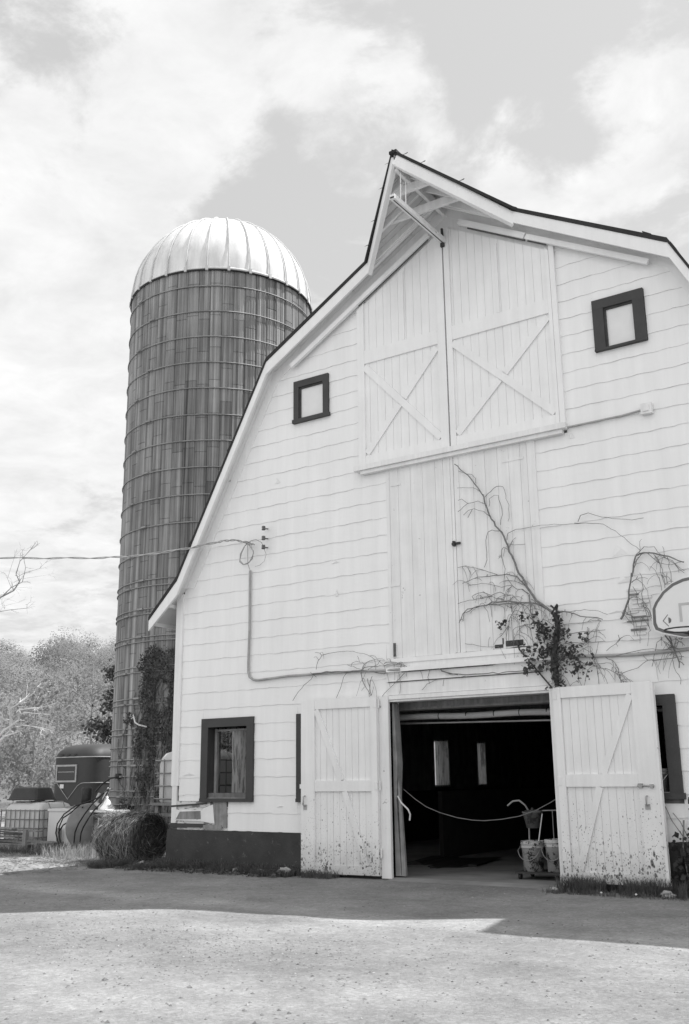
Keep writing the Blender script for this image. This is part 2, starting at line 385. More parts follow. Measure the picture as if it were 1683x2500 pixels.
def wall_cells(mb, holes, y0, y1, xs_extra=()):
    xs = sorted({XL, XR, -9.59, -6.36, -3.05}|{h[0] for h in holes}|{h[1] for h in holes}|set(xs_extra))
    xs = [x for x in xs if XL <= x <= XR]
    for a, b in zip(xs[:-1], xs[1:]):
        m = (a+b)/2; cuts = sorted((h[2], h[3]) for h in holes if h[0] < m < h[1]); z = 0.0
        for c, d in cuts:
            if c > z: mb.prism([(a, z), (b, z), (b, c), (a, c)], y0, y1)
            z = d
        mb.prism([(a, z), (b, z), (b, roofz(b)), (a, roofz(a))], y0, y1)
WIN = [(-10.87,-10.08,1.11,2.10), (-8.98,-8.2,1.11,2.10), (-4.62,-3.70,1.11,2.10)]
DOOR = (-7.53,-5.13,0.0,2.36)
mb = MB(); wall_cells(mb, WIN+[DOOR], 0.0, 0.20)
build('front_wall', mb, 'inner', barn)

# shingle siding: wavy-edged courses, each lapping the one below
HOLES = [(-7.56,-5.09,-1,2.92), (-7.50,-5.13,2.9,5.80), (-7.93,-4.66,5.72,12), (-11.65,-10.45,-1,0.99), (-11.0,-9.95,0.98,2.23), (-9.13,-8.05,0.98,2.23), (-4.72,-3.57,0.98,2.23),
         (-9.19,-8.52,6.79,7.5), (-4.18,-3.48,6.74,7.47)]
XI0 = -11.47
def siding():
    mb = MB(); base, pitch = 0.557, 0.2612
    g = np.random.default_rng(5)
    for k in range(0, 36):
        zb = base+pitch*k; zt = zb+pitch+0.012
        cuts = {XI0, XR+0.12}|{h[0] for h in HOLES}|{h[1] for h in HOLES}
        xs = sorted(set(np.round(np.arange(XI0, XR+0.12, 0.043), 4).tolist())|{c for c in cuts if XI0 <= c <= XR+0.12})
        ph = g.random()*6.28; off = g.random()*0.61
        def edge(x):
            i = math.floor((x-off)/0.61); h = (math.sin(i*12.9+k*78.2)*43758.5) % 1
            return zb+0.0046*math.sin(x*2*math.pi/0.305+ph+i*0.6)+0.003*math.sin(x*9.1+k)+(h-0.5)*0.009, 0.0035*math.sin(i*3.1+k*1.7)
        for a, b in zip(xs[:-1], xs[1:]):
            if b-a < 1e-4: continue
            m = (a+b)/2
            za, da = edge(a); zc, dc = edge(b)
            segs = [(zb-0.02, zt)]
            for h in HOLES:
                if h[0] < m < h[1]:
                    ns = []
                    for s0, s1 in segs:
                        if h[3] <= s0 or h[2] >= s1: ns.append((s0, s1)); continue
                        if h[2]-s0 > 0.004: ns.append((s0, h[2]))
                        if s1-h[3] > 0.004: ns.append((h[3], s1))
                    segs = ns
            for s0, s1 in segs:
                low = s0 < zb
                la, lb = (za, zc) if low else (s0, s0)
                ta, tb = min(s1, roofz(a)), min(s1, roofz(b))
                la, lb = min(la, ta), min(lb, tb)
                if ta-la < 1e-3 and tb-lb < 1e-3: continue
                yl = -0.0145+da*.6 if low else -0.009
                yl2 = -0.0145+dc*.6 if low else -0.009
                mb.add([(a, yl, la), (b, yl2, lb), (b, -0.006, tb), (a, -0.006, ta)], [(0,1,2,3)])
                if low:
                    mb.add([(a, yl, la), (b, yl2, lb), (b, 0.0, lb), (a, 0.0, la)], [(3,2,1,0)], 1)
    return mb
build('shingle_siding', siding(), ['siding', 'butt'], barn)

# a few lifted and broken shingles
for x, z, w, h, a in [(-11.27,1.37,0.26,0.07,0.5),(-9.44,0.905,0.14,0.03,0.2),(-9.53,5.86,0.12,0.10,0.3),(-8.42,4.42,0.16,0.05,-0.3),(-3.62,5.75,0.14,0.10,0.2),(-4.08,3.97,0.20,0.14,0.35),(-4.05,3.62,0.20,0.10,0.4),(-8.4,3.92,0.06,0.12,0.2),(-4.60,5.62,0.08,0.09,0.2),(-4.2,3.25,0.22,0.05,0.2),(-4.05,3.12,0.18,0.04,0.2)]:
    mb = MB(); mb.add([(x-w/2,-0.017,z),(x+w/2,-0.017,z+0.008),(x+w*0.1,-0.030,z+h*0.55),(x-w*0.2,-0.02,z+h)], [(0,1,2),(0,2,3)]); build('lifted_shingle', mb, 'siding', barn)
mb = MB()                                       # the torn patch beside the backboard: bare slats and laths
g = np.random.default_rng(3)
for z in np.arange(2.90, 3.52, 0.055):
    x0 = -4.0+g.uniform(-0.06, 0.04); mb.box(x0, x0+g.uniform(0.10, 0.27), -0.028-g.random()*0.01, -0.012, z, z+g.uniform(0.012, 0.035), int(g.random() < 0.55))
build('torn_patch', mb, ['greywood', 'white2'], barn)

# foundation, corner board and patched corner
build_each('foundation', [lambda m: (m.prism([(-11.70,-0.1),(-9.0,-0.1),(-9.0,0.555),(-11.66,0.565)], -0.045, 0.2), m.box(-8.999, -7.69, -0.012, 0.2, -0.1, 0.555)), lambda m: m.box(-5.04, XR, -0.03, 0.2, -0.1, 0.545)], 'found', barn)
build_each('corner_board', [lambda m: (m.box(-11.62, -11.47, -0.040, 0.1, 1.22, roofz(-11.55)+0.03), m.box(-11.60, -11.50, -0.034, 0.1, 0.66, 1.22)), lambda m: m.box(XR-0.14, XR+0.02, -0.040, 0.1, 0.55, roofz(XR-0.05))], 'white2', barn)
mb = MB()
mb.box(-11.595, -10.80, -0.022, 0, 0.905, 0.985); mb.box(-11.49, -10.455, -0.012, 0, 0.56, 0.905)
build('patched_clapboard', mb, 'patchw', barn)
mb = MB(); mb.prism([(-11.6,0.86),(-10.95,0.85),(-10.96,0.69),(-11.55,0.70)], -0.028, -0.010, 0); mb.prism([(-10.95,0.88),(-10.74,0.94),(-10.70,0.66),(-10.97,0.69)], -0.032, -0.014, 0)
mb.prism([(-11.42,0.83),(-10.99,0.845),(-10.98,0.725),(-11.50,0.715)], -0.034, -0.029, 1); mb.prism([(-10.73,0.98),(-10.47,0.98),(-10.46,0.60),(-10.70,0.64)], -0.027, -0.013, 1)
mb.prism([(-11.6,0.925),(-10.86,0.965),(-10.87,0.945),(-11.6,0.895)], -0.036, -0.023, 2)
mb.box(-11.6, -10.9, -0.035, -0.012, 0.60, 0.655, 2); mb.box(-10.92, -10.55, -0.040, -0.013, 0.58, 0.64, 1)
build('repair_board', mb, ['white2', 'greywood', 'dark'], barn)

# roof
def slab(P0, P1, y0, y1, mb, mi=0):
    for i in range(len(P0)-1): mb.prism([P0[i], P1[i], P1[i+1], P0[i+1]], y0, y1, mi)
mb = MB(); slab(OUT, offs(0.045), -0.275, 20.0, mb)
g = np.random.default_rng(4)
for i in range(len(OUT)-1):                     # ragged shingle butts showing along the rake
    (x0,z0),(x1,z1) = OUT[i], OUT[i+1]; L = math.hypot(x1-x0, z1-z0)
    for t in np.arange(0.1, L, 0.42):
        if g.random() < 0.35:
            f = t/L; x = x0+(x1-x0)*f; z = z0+(z1-z0)*f; f2 = (t+0.12)/L
            mb.prism([(x, z-0.005), (x0+(x1-x0)*f2, z0+(z1-z0)*f2-0.005), (x0+(x1-x0)*f2, z0+(z1-z0)*f2+0.012), (x-0.01, z+0.03)], -0.272, -0.1)
# hay hood shingles: two triangular continuations of the upper slopes
HB = [(-7.63, None), (-5.10, None)]
def hood(dz, thick, tip_y, yb, inset=0.0, mi=0, mb=None):
    for s, xb in ((-1, -7.63+inset), (1, -5.10-inset)):
        zb = interp(OUT, xb)-dz; rz = 9.82-dz
        a = (xb, yb, zb); r = (-6.36, yb, rz); t = (-6.36, tip_y, rz+0.03)
        lo = lambda p: (p[0], p[1], p[2]-thick)
        V = [a, r, t, lo(a), lo(r), lo(t)]
        F = [(0,1,2),(5,4,3),(0,2,5,3),(2,1,4,5),(1,0,3,4)]
        if s > 0: F = [tuple(reversed(f)) for f in F]
        mb.add(V, F, mi)
hood(-0.002, 0.05, -1.52, -0.268, -0.03, 0, mb)
mb.box(-6.42, -6.30, -1.50, 20, 9.80, 9.845)    # ridge cap
for k, (s, f) in enumerate([(-1,.12),(-1,.33),(-1,.62),(-1,.85),(1,.10),(1,.24),(1,.55)]):   # curled shingle ends along the hood edge
    xb = -7.66 if s < 0 else -5.07; p = Vector((-6.36,-1.52,9.85)).lerp(Vector((xb,-0.268,interp(OUT,xb)+.01)), f)
    mb.add([p+Vector((-.06,-.012,0)), p+Vector((.06,-.012,0)), p+Vector((.05,.02,.045)), p+Vector((-.05,.02,.03))], [(0,1,2,3),(3,2,1,0)])
build('roof', mb, 'shingle', barn)
mb = MB(); slab(offs(0.047), offs(0.10), -0.235, 20.0, mb); build('roof_deck', mb, 'soffit', barn)
mb = MB()
slab(offs(0.047), offs(0.185), -0.262, -0.236, mb)
slab(offs(0.10), offs(0.175), -0.235, -0.205, mb)
# eave fascia boards along the side
mb.bar((-12.0,-0.25,3.86), (-12.0,20,3.86), 0.03, 0.14, (0,0,1)); mb.bar((-11.72,-0.20,4.10), (-11.72,20,4.10), 0.10, 0.06, (0,0,1))
mb.bar((-0.72,-0.25,3.86), (-0.72,20,3.86), 0.03, 0.14, (0,0,1))
build('rake_board', mb, 'white', barn)
# soffit boards: lines running up the slope under the overhang
mb = MB()
def soff_strips(P, y0, y1, n):
    for i in range(len(P)-1):
        (x0,z0),(x1,z1) = P[i], P[i+1]; L = math.hypot(x1-x0, z1-z0); m = max(1, int(L/0.62)); w = (y1-y0)/n
        for j in range(n):
            for q in range(m):
                f0, f1 = (q+0.006)/m, (q+0.994)/m; e = g.uniform(0, 0.006)
                a = (x0+(x1-x0)*f0, z0+(z1-z0)*f0); b = (x0+(x1-x0)*f1, z0+(z1-z0)*f1)
                mb.prism([(a[0],a[1]-0.002-e),(b[0],b[1]-0.002-e),(b[0],b[1]-0.012-e),(a[0],a[1]-0.012-e)], y0+w*j+0.003, y0+w*(j+1)-0.003)
soff_strips(SOF[1:6], -0.205, -0.005, 2)
build('soffit', mb, 'soffit', barn)

# hood underside, rake boards, rafters, lookouts and the hay track
mb = MB(); hood(0.055, 0.02, -1.46, -0.205, 0.03, 0, mb)
def slope_pt(s, f, y, dz): return Vector((-6.36+s*f, y, 9.82-0.577*f-dz))
for s in (-1, 1):                               # board joints on the underside
    for k in range(8):
        y = -1.36+k*0.145; fmax = 1.24*(y+1.46)/1.25
        if fmax < 0.1: continue
        mb.bar(slope_pt(s, 0.03, y, 0.080), slope_pt(s, fmax-0.02, y, 0.080), 0.135, 0.012, (0,0,1))
build('hood_ceiling', mb, 'hood_ceil', barn)
mb = MB()
for s, xb in ((-1, -7.62), (1, -5.11)):
    zb = interp(OUT, xb)
    mb.bar((-6.36+s*0.012,-1.47,9.705), (xb-s*0.02,-0.235,zb-0.165), 0.034, 0.19, (0,0,1)); mb.bar((-6.36+s*0.02,-1.41,9.66), (xb-s*0.04,-0.22,zb-0.22), 0.05, 0.10, (0,0,1))
build('hood_rake_board', mb, 'white', barn)
for y in (-1.06, -0.66, -0.27):
    mb = MB(); fm = 1.24*(y+1.46)/1.25+0.0
    for s in (-1, 1): mb.bar(slope_pt(s, 0.02, y, 0.135), slope_pt(s, fm, y, 0.135), 0.045, 0.10, (0,0,1))
    build('hood_rafter', mb, 'white2', barn)
for y, z, hf in ((-1.02,9.50,.40),(-.60,9.38,.60)):
    mb = MB(); mb.bar((-6.36-hf,y,z), (-6.36+hf,y,z), 0.05, 0.12, (0,0,1)); build('collar_board', mb, 'white2', barn)
mb = MB(); mb.bar((-6.36,-1.42,9.63), (-6.36,0.0,9.60), 0.05, 0.14, (0,0,1)); build('ridge_beam', mb, 'white2', barn)
mb = MB(); mb.box(-6.40, -6.32, -1.54, 0.02, 9.055, 9.125, 0); mb.box(-6.366, -6.354, -1.5, 0.0, 9.049, 9.0545, 1); mb.box(-6.39,-6.33,-1.55,-1.541,9.065,9.085,1)
for y in (-1.36,-1.22):
    mb.tube([(-6.33,y,9.12),(-6.33,y+0.02,9.62)], 0.009, 5, 0)
build('hay_track', mb, ['white2', 'iron'], barn)

# frieze boards and the sloping rails under the soffit
mb = MB()
for i, (a, b) in enumerate([(2,3),(3,4)]):
    P0, P1 = SOF[a], SOF[b]
    mb.prism([(P0[0],P0[1]-0.0),(P1[0],P1[1]-0.0),(P1[0],P1[1]-0.19),(P0[0]+(0.08 if a==2 else 0),P0[1]-0.17)], -0.024, -0.004)
for a, b in ((1,2),(4,5)):
    P0, P1 = SOF[a], SOF[b]; s = 1 if a == 1 else -1
    mb.prism([P0, P1, (P1[0]+s*0.16,P1[1]-0.02), (P0[0]+s*0.16,P0[1]-0.02)], -0.026, -0.004)
build('frieze_board', mb, 'white', barn)
build_each('door_rail', [lambda m: m.bar((-9.20,-0.10,7.76), (-6.60,-0.10,9.26), 0.075, 0.05, (0,-1,0)), lambda m: m.bar((-6.08,-0.10,9.30), (-5.05,-0.10,8.72), 0.085, 0.05, (0,-1,0)), lambda m: m.bar((-5.03,-0.10,8.705), (-3.36,-0.10,7.775), 0.075, 0.05, (0,-1,0))], 'white', barn)
build_each('rail_gap_shade', [lambda m: m.bar((-7.9,-0.075,8.468), (-6.62,-0.075,9.204), 0.013, 0.02), lambda m: m.bar((-5.95,-0.075,9.168), (-5.06,-0.075,8.667), 0.022, 0.02), lambda m: m.bar((-5.02,-0.075,8.648), (-4.75,-0.075,8.497), 0.020, 0.02)], 'gap', barn)  # dark strips colour in the shaded slot beneath the rails

# ------------------------------------------------------------------ hay doors
def planks(mb, xs, z0f, z1f, y0, y1, gap=0.007, rgx=None):
    for a, b in zip(xs[:-1], xs[1:]):
        e = rgx.uniform(-0.0016, 0.0016) if rgx is not None else 0
        za, zb, zc, zd = z0f(a), z0f(b), z1f(b), z1f(a)
        mb.prism([(a+gap/2, za), (b-gap/2, zb), (b-gap/2, zc), (a+gap/2, zd)], y0+e, y1)
def hay_top(x): return (8.455+(x+7.88)*0.577) if x < -6.37 else (9.345-(x+6.37)*0.565)
def hay_door(x0, x1, inner, label):
    s = 1 if inner > (x0+x1)/2 else -1          # side where the doors meet
    mb = MB(); mb.prism([(x0,5.836),(x1,5.836),(x1,hay_top(x1)-.004),(x0,hay_top(x0)-.004)], -0.034, -0.018); k = int(round((x1-x0)/0.128)); xs = np.linspace(x0, x1, k+1)
    planks(mb, xs, lambda x: 5.835, lambda x: hay_top(x)-0.002, -0.040, -0.0345, 0.006, g)
    d = build('hay_door', mb, 'white', barn)
    d['label'] = label
    mb = MB(); y0, y1 = -0.066, -0.041; w = 0.13
    oy = 0.0
    mb.prism([(x0,5.835),(x0+0.05+0.04*(s<0),5.835),(x0+0.05+0.04*(s<0),hay_top(x0+.07)-.01),(x0,hay_top(x0)-.01)], y0, y1)
    mb.prism([(x1-0.05-0.08*(s>0),5.835),(x1,5.835),(x1,hay_top(x1)-.01),(x1-0.05-0.08*(s>0),hay_top(x1-.1)-.01)], y0, y1)
    a, b = x0+0.05+0.04*(s<0)+.002, x1-0.05-0.08*(s>0)-.002
    mb.box(a, b, y0+.002, y1, 5.837, 5.985); mb.box(a, b, y0+.002, y1, 7.47, 7.685)
    m = (x0+x1)/2+0.02
    mb.box(m-0.022, m+0.022, y0+.004, y1, 7.69, hay_top(m)-0.09)
    build('door_frame', mb, 'white', d)
    mb = MB(); ya = -0.0535
    mb.bar((a+0.0,ya,7.42), (b,ya,6.02), 0.105, 0.024, (0,-1,0))
    p, q = Vector((a+0.02,ya,6.02)), Vector((b-0.02,ya,7.42)); t = (q-p); L = t.length; t.normalize()
    mb.bar(p, p+t*(L/2-0.058), 0.105, 0.022, (0,-1,0)); mb.bar(p+t*(L/2+0.058), q, 0.105, 0.022, (0,-1,0))
    build('cross_brace', mb, 'white', d)
hay_door(-7.87, -6.400, -6.42, 'left hay door with cross brace, narrower top following the roof slope')
hay_door(-6.377, -4.735, -6.36, 'right hay door with cross brace and split middle rail')
mb = MB(); mb.box(-6.404, -6.373, -0.0145, -0.008, 5.83, 9.2); build('door_gap_backing', mb, 'black', barn)
mb = MB(); mb.box(-6.375,-6.345,-0.125,-0.095,9.06,9.28); mb.box(-6.40,-6.345,-0.11,-0.07,8.99,9.05); build('track_hanger', mb, 'iron', barn)
build_each('door_casing', [lambda m: m.prism([(-4.732,5.83),(-4.66,5.83),(-4.66,roofz(-4.66)-.18),(-4.732,roofz(-4.732)-.18)], -0.058, -0.004), lambda m: m.prism([(-7.95,5.83),(-7.873,5.83),(-7.873,8.46),(-7.95,8.42)], -0.058, -0.004)], 'white', barn)
mb = MB(); mb.prism([(-7.93,8.40),(-6.36,9.28),(-4.66,8.33),(-4.66,roofz(-4.66)-.02),(-6.36,roofz(-6.36)-.02),(-7.93,roofz(-7.93)-.02)], -0.014, -0.004); build('gable_board', mb, 'white2', barn)
mb = MB(); mb.prism([(-8.0,5.755),(-4.64,5.755),(-4.64,5.83),(-8.0,5.83)], -0.135, 0.0); mb.box(-7.9,-4.70,-0.10,-0.02,5.70,5.753)
build('door_sill', mb, 'white2', barn)
mb = MB(); mb.tube([(-4.64,-0.05,5.775),(-3.9,-0.045,5.78),(-3.62,-0.045,5.80)], 0.014, 6); build('wire_run', mb, 'conduit', barn)
mb = MB(); mb.box(-3.64,-3.50,-0.09,-0.02,5.73,5.87); mb.box(-3.61,-3.53,-0.105,-0.088,5.76,5.84); build('junction_box', mb, 'white2', barn)

# lower (loft) doors: tall planked doors between the hay door and the lintel
mb = MB(); xs = [-7.44,-7.29,-7.08,-6.88,-6.67,-6.54,-6.425]
mb.box(-7.44,-6.425,-.020,-.005,2.935,5.70); planks(mb, xs, lambda x: 2.925+0.012*math.sin(x*31), lambda x: 5.70, -0.027, -0.0205, 0.008, g)
d = build('loft_door', mb, 'white2', barn)
mb = MB(); mb.box(-7.50,-7.443,-0.020,-0.004,2.92,5.73); mb.box(-7.42,-7.25,-0.034,-0.027,5.44,5.47); mb.box(-7.45,-7.30,-0.034,-0.027,3.95,3.98); mb.box(-7.43,-7.385,-0.045,-0.027,2.95,3.13)
build('door_strip', mb, ['white2'], d)
mb = MB(); xs = [-6.375,-6.29,-6.07,-5.88,-5.69,-5.52,-5.35,-5.25]
mb.box(-6.375,-5.25,-.020,-.005,2.945,5.70); planks(mb, xs, lambda x: 2.935+0.012*math.sin(x*27), lambda x: 5.70, -0.027, -0.0205, 0.008, g)
d = build('loft_door', mb, 'white2', barn)
mb = MB(); mb.box(-6.42,-6.378,-0.032,-0.004,2.93,5.70); mb.box(-5.247,-5.13,-0.030,-0.004,2.92,5.72); mb.box(-5.62,-5.30,-0.034,-0.027,5.47,5.50); build('door_strip', mb, 'white2', d)
mb = MB(); mb.box(-6.43,-6.30,-0.06,-0.034,4.42,4.45); mb.box(-6.41,-6.38,-0.08,-0.03,4.40,4.47); build('door_latch', mb, 'iron', d)
build_each('plank_gap_patch', [lambda m: m.box(-5.70,-5.45,-0.034,-0.028,2.955,3.03), lambda m: (m.box(-5.86,-5.74,-0.034,-0.028,2.945,2.99), m.box(-5.745,-5.73,-0.036,-0.028,2.99,3.07))], 'dark', d)  # dark patches laid over the planks, coloured like the shade in open gaps

# lintel board over the entry
mb = MB(); mb.box(-7.56,-5.09,-0.030,-0.002,2.42,2.92); build('lintel_board', mb, 'white2', barn)
build_each('drip_moulding', [lambda m: m.box(-7.53,-5.05,-0.085,-0.031,2.735,2.79), lambda m: m.box(-7.46,-5.12,-0.05,-0.031,2.86,2.925), lambda m: m.box(-7.56,-5.09,-0.040,-0.031,2.605,2.625)], 'white', barn)
build_each('lintel_crevice_shade', [lambda m: m.box(-7.53,-5.2,-0.042,-0.031,2.592,2.604), lambda m: m.box(-7.3,-5.9,-0.05,-0.031,2.725,2.734), lambda m: m.box(-7.42,-7.38,-0.056,-0.046,2.95,3.14)], 'gap', barn)  # thin dark bars painted in as crevice shade around the lintel
# entry frame
mb = MB()
mb.box(-7.685,-7.53,-0.05,0.24,0.0,2.42); mb.box(-5.13,-5.03,-0.05,0.24,0.0,2.42); mb.box(-7.525,-5.135,-0.045,0.24,2.36,2.415); mb.box(-7.525,-5.135,-0.02,0.20,2.33,2.358)
build('entry_frame', mb, 'white2', barn)
mb = MB(); mb.prism([(-7.528,0.03),(-7.44,0.03),(-7.49,1.0),(-7.46,1.5),(-7.50,2.3),(-7.528,2.33)], 0.05, 0.19); mb.prism([(-7.435,0.03),(-7.37,0.03),(-7.42,0.9),(-7.45,1.3),(-7.47,1.2)], 0.06, 0.10)
build('weathered_jamb', mb, 'greywood', barn)

# ------------------------------------------------------------------ entry doors, swung open flat against the wall
def entry_door(hx, w, s, z0, z1, yaw, label):
    # s=-1: leaf runs to -x from the hinge. leaf coordinates (u along leaf, v outwards) -> world
    def T(u, v, z):
        ca, sa = math.cos(yaw), math.sin(yaw)
        return (hx+s*(u*ca), -0.05-u*sa-v, z)
    def lbox(mb, u0, u1, v0, v1, a, b, mi=0):
        P = [T(u,v,z) for z in (a,b) for u,v in ((u0,v0),(u1,v0),(u1,v1),(u0,v1))]
        F = [(0,3,2,1),(4,5,6,7),(0,1,5,4),(1,2,6,5),(2,3,7,6),(3,0,4,7)]
        if s > 0: F = [tuple(reversed(f)) for f in F]
        mb.add(P, F, mi)
    mb = MB(); k = 12; us = np.linspace(0.0, w, k+1); lbox(mb, 0.002, w-.002, 0.0, 0.029, z0+.01, z1-.002)
    for a, b in zip(us[:-1], us[1:]): lbox(mb, a+0.0025, b-0.0025, 0.0295, 0.035+g.uniform(-.0012,.0012), z0+g.uniform(0,.015), z1)
    d = build('entry_door', mb, 'mud', barn); d['label'] = label
    mb = MB(); H = z1-z0
    mt, mbm = z0+1.255, z0+1.11
    lbox(mb, 0, 0.10, 0.036, 0.066, z0+.012, z1); lbox(mb, w-0.235, w, 0.036, 0.066, z0+.012, z1)
    a, b = 0.102, w-0.237
    lbox(mb, a, b, 0.036, 0.064, z1-0.135, z1); lbox(mb, a, b, 0.036, 0.064, mbm, mt); lbox(mb, a, b, 0.036, 0.064, z0+.012, z0+0.125)
    build('door_frame', mb, 'mud', d)
    mb = MB()
    def diag(u0, za, u1, zb_):
        p = Vector(T(u0, 0.049, za)); q = Vector(T(u1, 0.049, zb_)); mb.bar(p, q, 0.085, 0.026, (0,-1,0))
    diag(b-0.02, z1-0.14, b-(b-a)*0.47, mt+.002); diag(b-(b-a)*0.53, mbm-.002, a+0.10, z0+.13)
    build('diagonal_brace', mb, 'mud', d)
    for zc in (z0+0.30, z0+1.18, z1-0.10):
        mb = MB(); mb.tube([T(-0.015,0.03,zc-0.06),T(-0.015,0.03,zc+0.06)], 0.014, 6); lbox(mb, 0.0, 0.05, 0.067, 0.073, zc-0.05, zc+0.05)
        build('hinge', mb, 'white2', d)
    return d, T, lbox
dl, T, lbox = entry_door(-7.685, 1.275, -1, 0.02, 2.41, 0.035, 'left entry door open flat, lighter mud splashes low down')
mb = MB(); mb.tube([T(1.20,0.067,0.93),T(1.20,0.11,0.94),T(1.20,0.115,0.99),T(1.20,0.11,1.06),T(1.20,0.067,1.07)], 0.010, 6); lbox(mb,1.17,1.23,.067,.073,.88,.95); build('handle', mb, 'conduit', dl)
mb = MB(); mb.tube([T(1.288,0.03,1.17),T(1.288,0.03,1.23)], 0.03, 8); build('door_knob', mb, 'white2', dl)
dr, T, lbox = entry_door(-5.055, 1.265, 1, 0.065, 2.38, 0.075, 'right entry door swung open, dark mud splashes and a bolt')
mb = MB(); mb.tube([T(1.02,0.085,1.185),T(1.22,0.085,1.18)], 0.011, 6); lbox(mb,1.03,1.08,.067,.095,1.16,1.21); lbox(mb,1.17,1.21,.067,.095,1.16,1.20); build('latch', mb, 'steel', dr)
mb = MB(); mb.tube([T(1.12,0.067,0.96),T(1.12,0.105,0.97),T(1.12,0.11,1.0),T(1.12,0.105,1.06),T(1.12,0.067,1.07)], 0.010, 6); lbox(mb,1.09,1.15,.067,.075,.92,.98); build('handle', mb, 'conduit', dr)
mb = MB(); lbox(mb, 1.266, 1.30, -0.005, 0.066, 0.09, 2.37); build('edge_board', mb, 'white2', dr)

# ------------------------------------------------------------------ windows
def window(x0, x1, z0, z1, l, r, t, b, y, depth, label, panel=None):
    mb = MB(); yf = -y
    mb.box(x0, x1, yf, 0.0, z1-t, z1); mb.box(x0, x0+l, yf+.001, 0.0, z0+b, z1-t); mb.box(x1-r, x1, yf+.001, 0.0, z0+b, z1-t)
    mb.box(x0-0.02*(b>0.05), x1+0.02*(b>0.05), yf-0.012, 0.0, z0, z0+b)
    # deep reveal
    a, c, e, f = x0+l, x1-r, z0+b, z1-t
    if depth > 0.1:
        mb.box(a-.03, a-.001, .001, depth, e, f); mb.box(c+.001, c+.03, .001, depth, e, f); mb.box(a-.03, c+.03, .001, depth, f, f+.03); mb.box(a-.03, c+.03, -0.03, depth, e-.03, e-.001)
    w = build('window', mb, 'dark', barn); w['label'] = label
    if panel:
        mb = MB(); px0, px1, pz0, pz1 = a, c, e, f; mb.box(px0+.0, px1, -0.010, -0.002, pz0+.0, pz1); build('window_panel', mb, 'panel', w)
        mb = MB(); mb.box(a, a+.03, yf+.02, -.011, e, f-.03); mb.box(a, c, yf+.022, -.011, f-.03, f); build('window_stop', mb, 'iron', w)
    else:
        mb = MB(); mb.box(a+.012, a+.06, depth*0.5, depth*0.5+.05, e, f-.02); mb.box(c-.05, c-.012, depth*0.5, depth*0.5+.05, e, f-.02); mb.box(a+.06, c-.05, depth*.5, depth*.5+.04, f-.06, f-.03)
        mb.box(a, c, -0.02, depth*0.9, e, e+.012); build('window_sash', mb, 'greywood', w)
    return w
window(-11.0, -9.95, 0.98, 2.235, .14, .13, .135, .05, .048, .21, 'ground window left of doors, open to the tank behind')
window(-9.135, -8.05, 0.98, 2.235, .14, .13, .135, .05, .048, .21, 'ground window mostly hidden by the left entry door')
window(-4.72, -3.565, 1.03, 2.22, .14, .15, .12, .07, .048, .21, 'ground window at right with a bucket on its sill')
window(-9.19, -8.515, 6.79, 7.50, .10, .10, .11, .06, .055, 0, 'small boarded gable window on the left', True)
window(-4.18, -3.485, 6.735, 7.47, .15, .15, .135, .03, .055, 0, 'small boarded gable window on the right', True)

# conduit, insulators and the meter box line
mb = MB(); mb.tube([(-10.05,-.045,4.51),(-10.045,-.045,3.6),(-10.06,-.045,3.08),(-10.06,-.045,2.92),(-10.03,-.045,2.83),(-9.95,-.045,2.785),(-9.85,-.045,2.775),(-9.3,-.045,2.80),(-8.6,-.045,2.795),(-8.0,-.045,2.785),(-7.56,-.06,2.765),(-7.3,-.10,2.765)], 0.019, 8); build('conduit', mb, 'conduit', barn)
mb = MB(); mb.tube([(-5.1,-.06,2.78),(-4.97,-.05,2.765),(-4.38,-.045,2.735),(-4.0,-.045,2.72),(-3.38,-.045,2.735),(-2.4,-.045,2.76),(-1.2,-.045,2.8)], 0.021, 8); build('conduit', mb, 'conduit', barn)
for z in (5.135, 4.975, 4.83):
    mb = MB(); mb.tube([(-9.72,-.02,z+.01),(-9.72,-.13,z-.005)], .012, 6); mb.lathe([(0,-.035),(.028,-.03),(.034,-.01),(.018,0),(.032,.012),(.026,.034),(0,.038)], (-9.72,-.125,z), 10)
    build('insulator', mb, 'ceramic', barn)

# ------------------------------------------------------------------ barn shell and interior
mb = MB(); SW = [(0.72,1.50,1.05,2.16),(3.2,3.9,1.08,2.1),(5.75,6.45,1.05,2.25),(7.88,8.62,1.10,2.13),(9.98,10.47,1.10,2.13)]
ys = sorted({0.2, 16.0}|{w[0] for w in SW}|{w[1] for w in SW})
for a, b in zip(ys[:-1], ys[1:]):
    h = [w for w in SW if w[0] < (a+b)/2 < w[1]]
    if h: mb.box(-11.6,-11.3,a,b,0,h[0][2]); mb.box(-11.6,-11.3,a,b,h[0][3],4.25)
    else: mb.box(-11.6,-11.3,a,b,0,4.25)
mb.box(-1.42,-1.12,0.2,16,0,4.25)
pts = [(XL,0)]+[(XR,0)]+[(XR,roofz(XR))]+[(x, z) for x, z in SOF[4:1:-1]]+[(XL,roofz(XL))]
mb.prism(pts, 16.0, 16.2)
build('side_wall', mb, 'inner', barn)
for w in SW:
    mb = MB(); mb.box(-11.63,-11.29,w[1]-.05,w[1]-.002,w[2],w[3]); mb.box(-11.63,-11.29,w[0]+.002,w[0]+.04,w[2],w[3]); mb.box(-11.64,-11.26,w[0]+.04,w[1]-.05,w[2],w[2]+.04); mb.box(-11.64,-11.28,w[0]+.04,w[1]-.05,w[3]-.04,w[3])
    build('side_window_jamb', mb, 'peel', barn)
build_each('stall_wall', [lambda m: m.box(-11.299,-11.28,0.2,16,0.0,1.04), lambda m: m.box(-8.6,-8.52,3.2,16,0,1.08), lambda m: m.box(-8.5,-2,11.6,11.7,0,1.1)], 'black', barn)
mb = MB(); mb.box(-11.3,-1.42,0.2,16,2.62,2.66)
build('loft_floor', mb, 'inner', barn)
